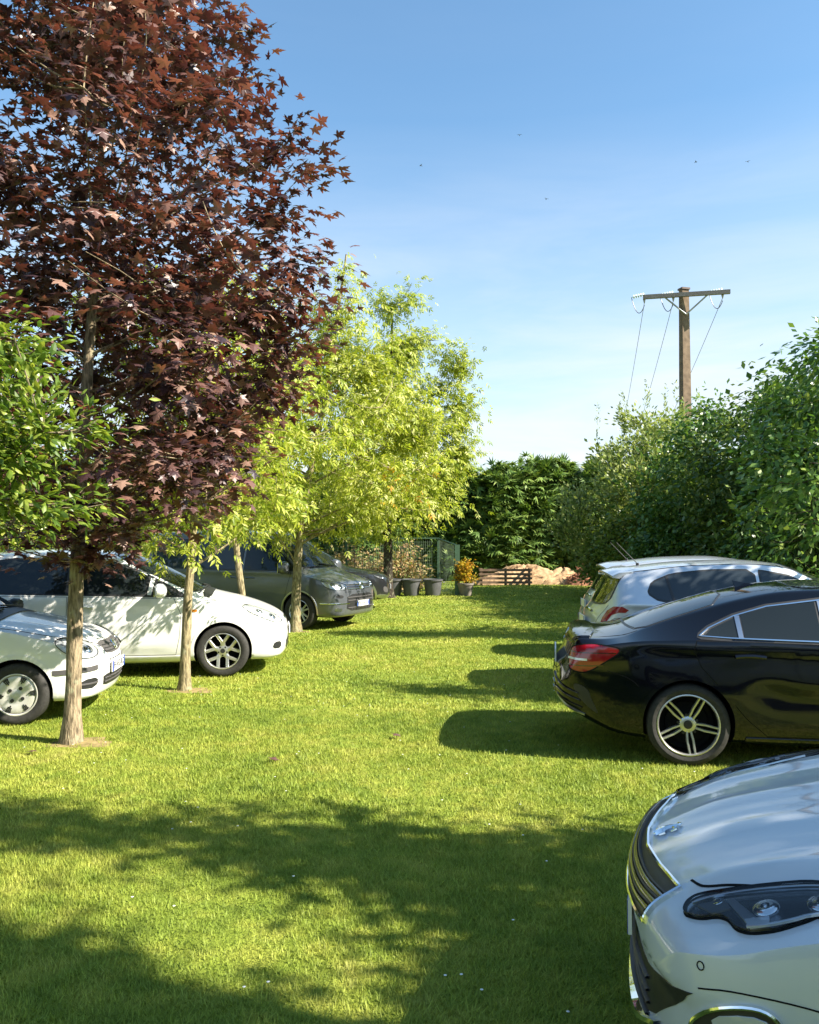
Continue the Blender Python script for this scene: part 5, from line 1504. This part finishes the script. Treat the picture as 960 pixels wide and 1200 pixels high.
c = Car('dark_crossover', 4.38, .905, cv, (.82, 3.47), .35, .385, PD, 'nearly black crossover peeping out beyond the grey van by the dark trunk', lambda x, y, z: (x, crease(x, y, z, lambda q: .82 + .03 * q, .014), z), (.16, .05), 170)
for s in (1, -1):
    c.window([(1.45, 1.05), (1.75, 1.30), (2.1, 1.46), (2.5, 1.50), (2.5, 1.06)], 'side', s); c.window([(2.56, 1.06), (2.56, 1.50), (3.3, 1.47), (3.7, 1.3), (3.8, 1.1)], 'side', s)
    c.door([(1.3, .36), (2.52, .36), (2.52, 1.03), (1.35, 1.0), (1.27, .7)], s, (2.2, .9, .2)); c.door([(2.54, .36), (3.1, .36), (3.3, .7), (3.45, 1.05), (2.54, 1.03)], s, (3.1, .92, .2))
    lamp(c, rounded([(.10, .55, .75), (.14, .60, .82), (.40, .76, .90), (.55, .82, .90), (.40, .78, .80), (.2, .66, .74)], 2), (.5, -.86, 0), s, [((.25, .68, .80), .045)])
    c.patch('fog_recess', rounded([(.12, .58, .55), (.25, .72, .60), (.25, .72, .45), (.12, .58, .42)], 1), (.6, -.8, 0), GRYPL, .004, s, .03)
    c.patch('skid_trim', rounded([(.10, .5, .36), (.3, .78, .40), (.45, .84, .36), (.3, .78, .28), (.12, .5, .29)], 1), (.6, -.8, 0), SATIN, .006, s, .03)
    c.arch_lip(.82, s, SATIN, .05, .012); c.arch_lip(3.47, s, SATIN, .05, .012); c.mirror(1.6, 1.08, s)
c.patch('grille', rounded([(-.45, .80), (.45, .80), (.38, .60), (-.38, .60)], 1), 'front', BLK, .004, 1, .04)
c.window(rounded([(1.22, 0), (1.36, .68), (1.98, .57), (2.0, 0), (1.98, -.57), (1.36, -.68)], 1), 'top', 1, 'windscreen'); c.plate((-.012, 0, .56), 'front', '')
c.wheels('ten', .23, .225, .014, 0, ALLOY)
c.place(0, 1, (-1.25, 20.7), R(6))

# ---- two silver hatchbacks beyond the black coupe, tails to the lane
def silver_hatch(name, label, contact, heading, plate, near):
    cv = dict(
        zt=[(0, .52), (.02, .64), (.08, .74), (.3, .84), (.7, .95), (1.0, 1.02), (1.15, 1.07), (1.6, 1.32), (2.0, 1.46), (2.45, 1.50), (3.0, 1.485), (3.5, 1.435), (3.80, 1.385), (3.86, 1.34), (3.98, 1.14), (4.06, 1.00), (4.12, .93), (4.17, .87), (4.21, .72), (4.245, .66), (4.276, .55)],
        zb=[(0, .4), (.02, .28), (.1, .21), (.4, .19), (3.7, .2), (4.1, .29), (4.276, .42)],
        w=[(0, .52), (.03, .66), (.1, .75), (.25, .83), (.6, .89), (1.2, .907), (3.3, .907), (3.7, .885), (3.95, .83), (4.12, .76), (4.22, .66), (4.276, .5)],
        belt=[(0, .48), (.05, .62), (.15, .71), (.5, .82), (1.2, .93), (2.4, .97), (3.4, 1.02), (3.85, 1.03), (4.05, .90), (4.2, .68), (4.276, .5)],
        wt=[(0, .42), (.05, .58), (.2, .70), (1.0, .78), (1.2, .77), (2, .64), (3, .61), (3.75, .565), (3.95, .62), (4.1, .64), (4.276, .4)],
        cr=[(0, .02), (.1, .05), (1.0, .08), (1.3, .12), (1.7, .12), (2.1, .05), (3.6, .05), (3.85, .05), (4.1, .04), (4.276, .02)])
    c = Car(name, 4.276, .907, cv, (.9, 3.508), .318, .352, PS, label, lambda x, y, z: (x, crease(x, y, z, lambda q: .86 + .03 * q, .012, .05, (1.0, 4.0)), z), (.14, .09), 240)
    for s in (1, -1):
        c.window([(1.50, 1.03), (1.72, 1.17), (2.05, 1.33), (2.35, 1.385), (2.35, 1.035)], 'side', s, mat=GL2); c.window(rounded([(2.42, 1.04), (2.42, 1.39), (2.9, 1.385), (3.3, 1.34), (3.52, 1.25), (3.58, 1.14), (3.48, 1.07), (3.2, 1.045)], 1, .15), 'side', s, mat=GL2)
        c.ribbon('window_divider', [(3.32, 1.05), (3.36, 1.32)], 'side', BLK, .03, .004, s, off=.004)
        c.door([(1.32, .28), (2.37, .28), (2.37, 1.0), (1.4, .96), (1.28, .7)], s, (2.1, .88, .2)); c.door([(2.39, .28), (2.95, .28), (3.15, .5), (3.35, .8), (3.45, 1.03), (2.39, 1.0)], s, (3.08, .90, .2))
        tl = [(3.78, .955), (3.86, .992), (3.98, .985), (4.07, .94), (4.13, .86), (4.16, .76), (4.13, .735), (4.07, .76), (4.05, .83), (3.99, .895), (3.90, .925), (3.82, .925)]
        o = c.patch('taillight', tl, (-.5, -.86, 0), LAMPRED, .008, s, .02)
        c.patch('reverse_light', rounded([(3.90, .83), (4.06, .83), (4.04, .80), (3.88, .80)], 1), (-.5, -.86, 0), LAMPWHITE, .006, s, .02, parent=o)
        c.ribbon('bumper_seam', [(3.80, .86), (3.95, .87), (4.05, .80)], (-.3, -.9, 0), SEAM, .005, .001, s)
        c.mirror(1.66, 1.03, s); c.arch_lip(.9, s, None, .03, .005); c.arch_lip(3.508, s, None, .03, .005)
        lamp(c, rounded([(.12, .52, .66), (.3, .68, .76), (.6, .82, .84), (.5, .8, .74), (.25, .66, .65)], 2), (.5, -.86, 0), s, [((.35, .72, .74), .05)])
        c.ribbon('roof_rail', [(1.9, .60), (2.5, .575), (3.2, .56), (3.7, .53)], 'top', BLK if near else PS, .02, .006, s, round_=True)
    c.window(rounded([(-.54, 1.345), (.54, 1.345), (.60, 1.20), (.63, 1.03), (.3, .99), (-.3, .99), (-.63, 1.03), (-.60, 1.20)], 1), 'rear', 1, 'rear_window')
    c.window(rounded([(1.17, 0), (1.3, .7), (1.98, .58), (2.0, 0), (1.98, -.58), (1.3, -.7)], 1), 'top', 1, 'windscreen')
    # roof spoiler over the rear window
    m = MB(); pr = [(3.70, 1.418), (3.86, 1.40), (3.99, 1.365), (3.99, 1.345), (3.86, 1.335)]
    ny = 9
    for i in range(ny):
        y_ = -.56 + 1.12 * i / (ny - 1); k = 1 - (abs(y_) / .56) ** 2
        m.v += [(px - 2.138 - .05 * (1 - k) * (px > 3.9), y_, pz - .045 * (1 - k)) for px, pz in pr]
    for i in range(ny - 1):
        for j in range(5): m.f.append((i * 5 + j, (i + 1) * 5 + j, (i + 1) * 5 + (j + 1) % 5, i * 5 + (j + 1) % 5))
    m.f += [(0, 1, 2, 3, 4), tuple((ny - 1) * 5 + q for q in (4, 3, 2, 1, 0))]
    m.build('roof_spoiler', PS, c.root, True, 40)
    MB().tube([(3.55 - 2.138, 0, 1.42), (3.56 - 2.138, 0, 1.455)], .02, 8).tube([(3.56 - 2.138, 0, 1.45), (3.80 - 2.138, 0, 1.70)], [.006, .003], 6).build('antenna', BLK, c.root, True)
    c.ribbon('tailgate_seam', [(.66, 1.0), (.62, .80), (.5, .60), (0, .58)], 'rear', SEAM, .006, .0012, 1); c.ribbon('tailgate_seam', [(.66, 1.0), (.62, .80), (.5, .60), (0, .58)], 'rear', SEAM, .006, .0012, -1)
    c.ribbon('bumper_strip', [(-.6, .56), (0, .57), (.6, .56)], 'rear', BLK, .05, .01, 1, round_=True)
    c.ribbon('handle', [(-.25, .90), (0, .91), (.25, .90)], 'rear', CHROME, .03, .014, 1, round_=True)
    c.plate((4.22, 0, .78), 'rear', plate)
    c.wheels('five', .21, .205, .014)
    c.place(1, 1, contact, heading)
    return c
silver_hatch('silver_hatchback', 'silver hatchback with rounded side window directly beyond the black coupe', (2.72, 9.1), R(-5), '', True)
silver_hatch('silver_hatchback', 'silver hatchback almost hidden by its twin, only roof edge and tailgate showing', (3.30, 11.8), R(-5), '', False)
# ------------------------------------------------------------------ power pole and lines
CONC = simple('weathered_timber', (.16, .115, .08), .85, spec=.2, noise=.3, nscale=6, bump=.4)
GALV = simple('galvanised', (.30, .31, .32), .5, .6)
GLASSI = simple('insulator_glass', (.55, .62, .60), .15, 0, .5)
WIRE = simple('line_wire', (.10, .10, .11), .5, .7)
pole = tag(empty('power_pole', (10.15, 30.2, 0)), 'tall squared power pole with a crossarm rising above the hedge trees', 'utility pole')
m = MB()
pv = []
for z, w in ((0, .21), (5, .18), (11.0, .14)):
    pv += [(x_ * w, y_ * w, z) for x_, y_ in ((-1, -.8), (1, -.8), (1, .8), (-1, .8))]
m.add(pv, [(0, 1, 5, 4), (1, 2, 6, 5), (2, 3, 7, 6), (3, 0, 4, 7), (4, 5, 9, 8), (5, 6, 10, 9), (6, 7, 11, 10), (7, 4, 8, 11), (8, 9, 10, 11), (3, 2, 1, 0)])
o = m.build('shaft', CONC, pole); o.rotation_euler = (0, 0, R(16))
m = MB().box((0, 0, 11.05), (.34, .30, .07)); o = m.build('pole_cap', simple('cap_metal', (.10, .07, .06), .7, .2), pole); o.rotation_euler = (0, 0, R(16))
wd = Vector((.22, .98, 0)).normalized(); ar = Vector((.975, -.22, 0)).normalized()
rot = Matrix.Rotation(math.atan2(ar.y, ar.x), 3, 'Z')
MB().box(Vector((0, -.24, 10.78)), (3.05, .12, .15), rot).build('crossarm', simple('arm_steel', (.14, .13, .12), .6, .3, noise=.3), pole)
for e in (-1, 1):
    MB().tube([ar * (e * .75) + Vector((0, -.24, 10.72)), Vector((0, -.22, 10.05))], .03, 6).build('brace', GALV, pole)
for e in (-1.45, -.42, 1.30):
    b0 = ar * e + Vector((0, -.24, 10.82))
    m = MB()
    dirv = (wd * .5 - ar * .85).normalized()
    q = dirv.to_track_quat('Z', 'Y').to_matrix()
    lm = MB()
    for k in range(5):
        z = .07 + .095 * k
        lm.lathe([(.015, z - .03), (.07, z - .012), (.075, z), (.03, z + .014), (.015, z + .03)], 10)
    lm.lathe([(.012, 0), (.012, .56)], 6)
    st = mesh('insulator', [b0 + Vector((0, 0, .06)) + q @ Vector(p) for p in lm.v], lm.f, GLASSI, pole, True, 40)
    e1 = b0 + dirv * .55 + Vector((0, 0, .04)); e2 = b0 + Vector((0, .1, -.12))
    MB().tube([e2 + Vector((0, 0, .1)), e2, e2 + Vector((0, 0, -.12))], [.04, .05, .02], 8).build('insulator_pin', GALV, pole, True)
    mid = (e1 + e2) / 2 + Vector((0, 0, -.95))
    MB().tube(bez(np.array(e1), np.array(mid), np.array(e2 + Vector((0, 0, -.2))), 14), .014, 5).build('jumper_wire', WIRE, pole, True)
    s0 = pole.location + e2 + Vector((0, 0, -.1))
    pts = []
    for k in range(30):
        t = k / 29
        p = s0 + wd * (75 * t) + Vector((0, 0, -5.0 * t * (1 - t) - .6 * t))
        pts.append(p)
    o = MB().tube(pts, .011, 5).build('power_line', WIRE, None, True)
    tag(o, 'thin sagging power line running away from the pole behind the hedge', 'cable', 'power lines from the pole')

# ------------------------------------------------------------------ wire pen, pots, compost
POST = simple('green_post', (.05, .10, .06), .5, 0, noise=.2)
MESHW = simple('green_wire', (.12, .17, .11), .5, .2)
pen = tag(empty('wire_pen', (0, 27.4, 0)), 'green wire mesh pen behind the row of dark pots', 'fence')
corners = [(-3.6, 27.6, 1.85), (-2.1, 27.5, 1.85), (-.6, 27.4, 1.85), (.95, 27.3, 1.85), (1.52, 26.3, 1.62)]
for x, y, h in corners:
    MB().box((x, y - 27.4, h / 2 - .05), (.07 if x < 1.5 else .16, .07, h + .1)).build('post', POST, pen)
for (x0, y0, h0), (x1, y1, h1) in zip(corners[:-1], corners[1:]):
    a = Vector((x0, y0 - 27.4, 0)); b_ = Vector((x1, y1 - 27.4, 0))
    MB().tube([a + Vector((0, 0, h0 - .03)), b_ + Vector((0, 0, h1 - .03))], .025, 6).build('rail', POST, pen)
    m = MB(); ln = (b_ - a).length
    n = int(ln / .07)
    for k in range(1, n):
        t = k / n; p = a.lerp(b_, t); m.tube([p + Vector((0, 0, .02)), p + Vector((0, 0, h0 + (h1 - h0) * t - .03))], .0045, 3, False)
    for k in range(1, 18):
        z = k * .1
        if z < min(h0, h1): m.tube([a + Vector((0, 0, z)), b_ + Vector((0, 0, z))], .0045, 3, False)
    o = m.build('wire_mesh', MESHW, pen); o['kind'] = 'stuff'
for k, (x, y, s_) in enumerate(((-1.9, 28.1, 7), (-.3, 28.0, 8))):
    shrub('climbing_plant', (x, y), .95, 1.75, M_VINE, ('dry climbing plant inside the wire pen next to the shed corner', 'dry reddish climbing plant behind the wire mesh by the pots')[k], QL, .13, 80, 26, 130 + k, .1, .16, 'plant', up=.2)
POTM = simple('pot_plastic', (.075, .075, .078), .6, 0, noise=.2, nscale=6)
EARTH = simple('potting_soil', (.04, .028, .018), .95, spec=.1, noise=.3, nscale=30, bump=.6)
for k, (x, y) in enumerate(((-.52, 26.25), (.06, 26.15), (.74, 26.15))):
    p = tag(empty('plant_pot', (x, y, 0)), ('dark grey tub closest to the dark tree trunk', 'dark grey tub in the middle of the row by the pen', 'dark grey tub closest to the pen corner post')[k], 'pot', 'dark tubs along the wire pen')
    MB().lathe([(.22, 0), (.235, .04), (.285, .46), (.285, .47), (.32, .475), (.325, .53), (.30, .535), (.285, .52), (.28, .46)], 28).build('tub', POTM, p, True, 35)
    MB().lathe([(.279, .44), (.279, .455), (.02, .475)], 20).build('soil', EARTH, p)
    for e in (-1, 1):
        MB().tube([(e * .31, -.08, .43), (e * .37, -.05, .44), (e * .37, .05, .44), (e * .31, .08, .43)], .015, 6).build('handle', POTM, p, True)
TERRA = simple('pot_grey_clay', (.20, .17, .14), .8, 0, noise=.25, nscale=8)
p = tag(empty('potted_shrub', (1.78, 26.2, 0)), 'potted shrub with amber and yellow leaves at the pen corner', 'plant')
MB().lathe([(.17, 0), (.25, .34), (.27, .345), (.275, .40), (.25, .405), (.235, .34)], 24).build('pot', TERRA, p, True, 35)
MB().lathe([(.235, .33), (.02, .35)], 16).build('soil', EARTH, p)
r_ = np.random.default_rng(77)
m = MB(); P = []
for k in range(34):
    a = r_.uniform(0, 6.28); t = Vector((math.cos(a) * r_.uniform(.05, .34), math.sin(a) * r_.uniform(.05, .34), r_.uniform(.55, 1.12)))
    m.tube([(0, 0, .33), (t.x * .4, t.y * .4, .33 + (t.z - .33) * .6), t], [.010, .007, .003], 4, False)
    for q in range(26): P.append(np.array(t) * np.array([1, 1, r_.uniform(.75, 1.03)]) + r_.normal(0, .06, 3))
m.build('stems', BARKD, p)
P = np.array(P)
V, F = place_leaves(*quad_leaf(.5), P, r_.normal(0, 1, P.shape) + np.array([0, 0, .4]), r_.normal(0, .6, P.shape) + np.array([0, 0, .6]), .10 * r_.uniform(.6, 1.3, len(P)))
tri_mesh('foliage', V, F, M_AMBER, p)

WOOD = simple('weathered_wood', (.20, .13, .09), .85, spec=.2, noise=.35, nscale=7, bump=.4)
fr = tag(empty('compost_frame', (3.75, 32.2, 0)), 'low wooden pallet frame in front of the straw heap', 'pallet')
for x in (-.95, 0, .92):
    MB().box((x, .06, .33), (.09, .09, .70)).build('post', WOOD, fr)
for k, z in enumerate((.13, .29, .45, .61)):
    MB().box((0, -.005 + .004 * k, z), (2.05, .03, .09)).build('plank', WOOD, fr)
for x in (-.95, .92):
    for z in (.16, .38, .6): MB().box((x, .62, z), (.03, 1.0, .10)).build('plank', WOOD, fr)

def heap(name, c, r, h, mat, label, cat, seed, parent=None):
    r2 = np.random.default_rng(seed); ph = r2.uniform(0, 6, 6)
    n, k = 40, 14; V, F = [(0, 0, h)], []
    for i in range(1, k + 1):
        for j in range(n):
            a = 2 * math.pi * j / n; q = i / k
            rr = q * (1 + .12 * math.sin(3 * a + ph[0]) + .08 * math.sin(5 * a + ph[1]))
            z = h * max(0, (1 - q ** 1.5)) * (1 + .15 * math.sin(4 * a + ph[2] + 6 * q)) + .035 * h * r2.normal() - (.03 if i == k else 0)
            V.append((rr * r[0] * math.cos(a), rr * r[1] * math.sin(a), z if i < k else -.03))
    F += [(0, 1 + j, 1 + (j + 1) % n) for j in range(n)]
    for i in range(k - 1):
        for j in range(n): F.append((1 + i * n + j, 1 + (i + 1) * n + j, 1 + (i + 1) * n + (j + 1) % n, 1 + i * n + (j + 1) % n))
    o = mesh(name, V, F, mat); o.location = c
    return tag(o, label, cat)
STRAW = simple('straw', (.38, .25, .14), .9, spec=.1, noise=.55, nscale=6, bump=1.0)
RUST = simple('brush_rust', (.32, .15, .09), .9, spec=.1, noise=.4, nscale=12, bump=.9)
heap('straw_heap', (4.65, 33.6, 0), (2.3, 1.0), .72, STRAW, 'tan heap of straw and clippings behind the pallet frame', 'heap', 1)
heap('soil_heap', (6.2, 33.4, 0), (1.3, .8), .6, STRAW, 'smaller pale heap joining the straw heap to the brush pile', 'heap', 2)
bp_ = tag(empty('brush_pile', (7.05, 32.6, 0)), 'reddish pile of cut brushwood at the foot of the conifer hedge', 'heap')
hp = heap('mound', (0, 0, 0), (1.05, .7), .6, RUST, None, None, 3); hp.parent = bp_
m = MB(); r_ = np.random.default_rng(6)
for k in range(240):
    a = r_.uniform(0, 6.28); q = r_.uniform(0, .95); c_ = Vector((q * 1.0 * math.cos(a), q * .7 * math.sin(a), .62 * (1 - q ** 1.5) + .03))
    d = Vector((r_.normal(), r_.normal(), r_.normal() * .35)).normalized() * r_.uniform(.12, .4)
    m.tube([c_ - d, c_ + Vector((0, 0, .04)), c_ + d], r_.uniform(.006, .014), 4, False)
o = m.build('twigs', RUST, bp_); o['kind'] = 'stuff'

# straw ends and dry stalks on the heap
m = MB()
for k in range(260):
    a = r_.uniform(0, 6.28); q = r_.uniform(0, .95); c_ = Vector((4.55 + q * 1.9 * math.cos(a), 33.6 + q * 1.0 * math.sin(a), 0.72 * (1 - q ** 1.5) + .02))
    d = Vector((r_.normal(), r_.normal(), abs(r_.normal()) * .3)).normalized() * r_.uniform(.05, .2)
    m.tube([c_ - d, c_ + d], .007, 3, False)
tag(m.build('loose_straw', STRAW), 'loose straw stalks over the tan heap', 'straw', None, 'stuff')

# fallen leaves under the maple
ML = star_leaf()
k = 5
P = np.stack([-2.88 + r_.normal(0, .8, k), 6.9 + r_.normal(0, .55, k), np.full(k, .035)], 1)
for i in range(k):
    V, F = place_leaves(ML[0], ML[1], P[i:i + 1] * 0, r_.normal(0, 1, (1, 3)) * np.array([1, 1, .1]), np.array([[0, 0, 1.]]) + r_.normal(0, .25, (1, 3)), np.array([.085]))
    o = tri_mesh('fallen_leaf', V, F, M_MAPLE); o.location = P[i]
    tag(o, 'small dark fallen maple leaf lying in the grass by the maple', 'leaf', 'fallen maple leaves')

# daisies in the lawn
DAISY = simple('daisy_petal', (.75, .75, .7), .6)
V, F = [], []
for k in range(170):
    y = math.sqrt(r_.uniform(9, 120)); x = r_.uniform(-.55, .5) * y; n = 6; c0 = len(V); zz_ = float(ground_z(x, y)) + r_.uniform(.022, .034)
    V.append((x, y, zz_ + .002))
    for i in range(n): V.append((x + .007 * math.cos(i * 6.2832 / n), y + .007 * math.sin(i * 6.2832 / n), zz_))
    F += [(c0, c0 + 1 + i, c0 + 1 + (i + 1) % n) for i in range(n)]
tag(tri_mesh('daisies', np.array(V), np.array(F), DAISY), 'tiny white daisies scattered through the lawn', 'flowers', None, 'stuff')

# birds far off
BIRD = simple('bird_dark', (.03, .03, .035), .7)
for k, (x, y, z, a) in enumerate(((.9, 65, 31.8, .4), (9.5, 70, 36.8, 1.5), (24, 68, 33.5, 2.4), (27.5, 66, 32.6, .9), (11.8, 70, 31.2, 2.0))):
    m = MB()
    m.tube([(-.14, 0, 0), (-.06, 0, .01), (.05, 0, .01), (.12, 0, 0), (.2, 0, -.01)], [.008, .035, .04, .02, .03], 6)
    for s in (1, -1):
        m.add([(-.07, s * .03, .02), (.06, s * .03, .02), (.02, s * .2, .09), (-.05, s * .2, .09), (.06, s * .36, .05)], [(0, 1, 2, 3), (3, 2, 4)])
    o = m.build('bird', BIRD, None, True); o.location = (x, y, z); o.rotation_euler = (0, 0, a); o.scale = (.7, .7, .7)
    tag(o, 'tiny dark bird flying high in the blue sky', 'bird', 'birds in the sky')
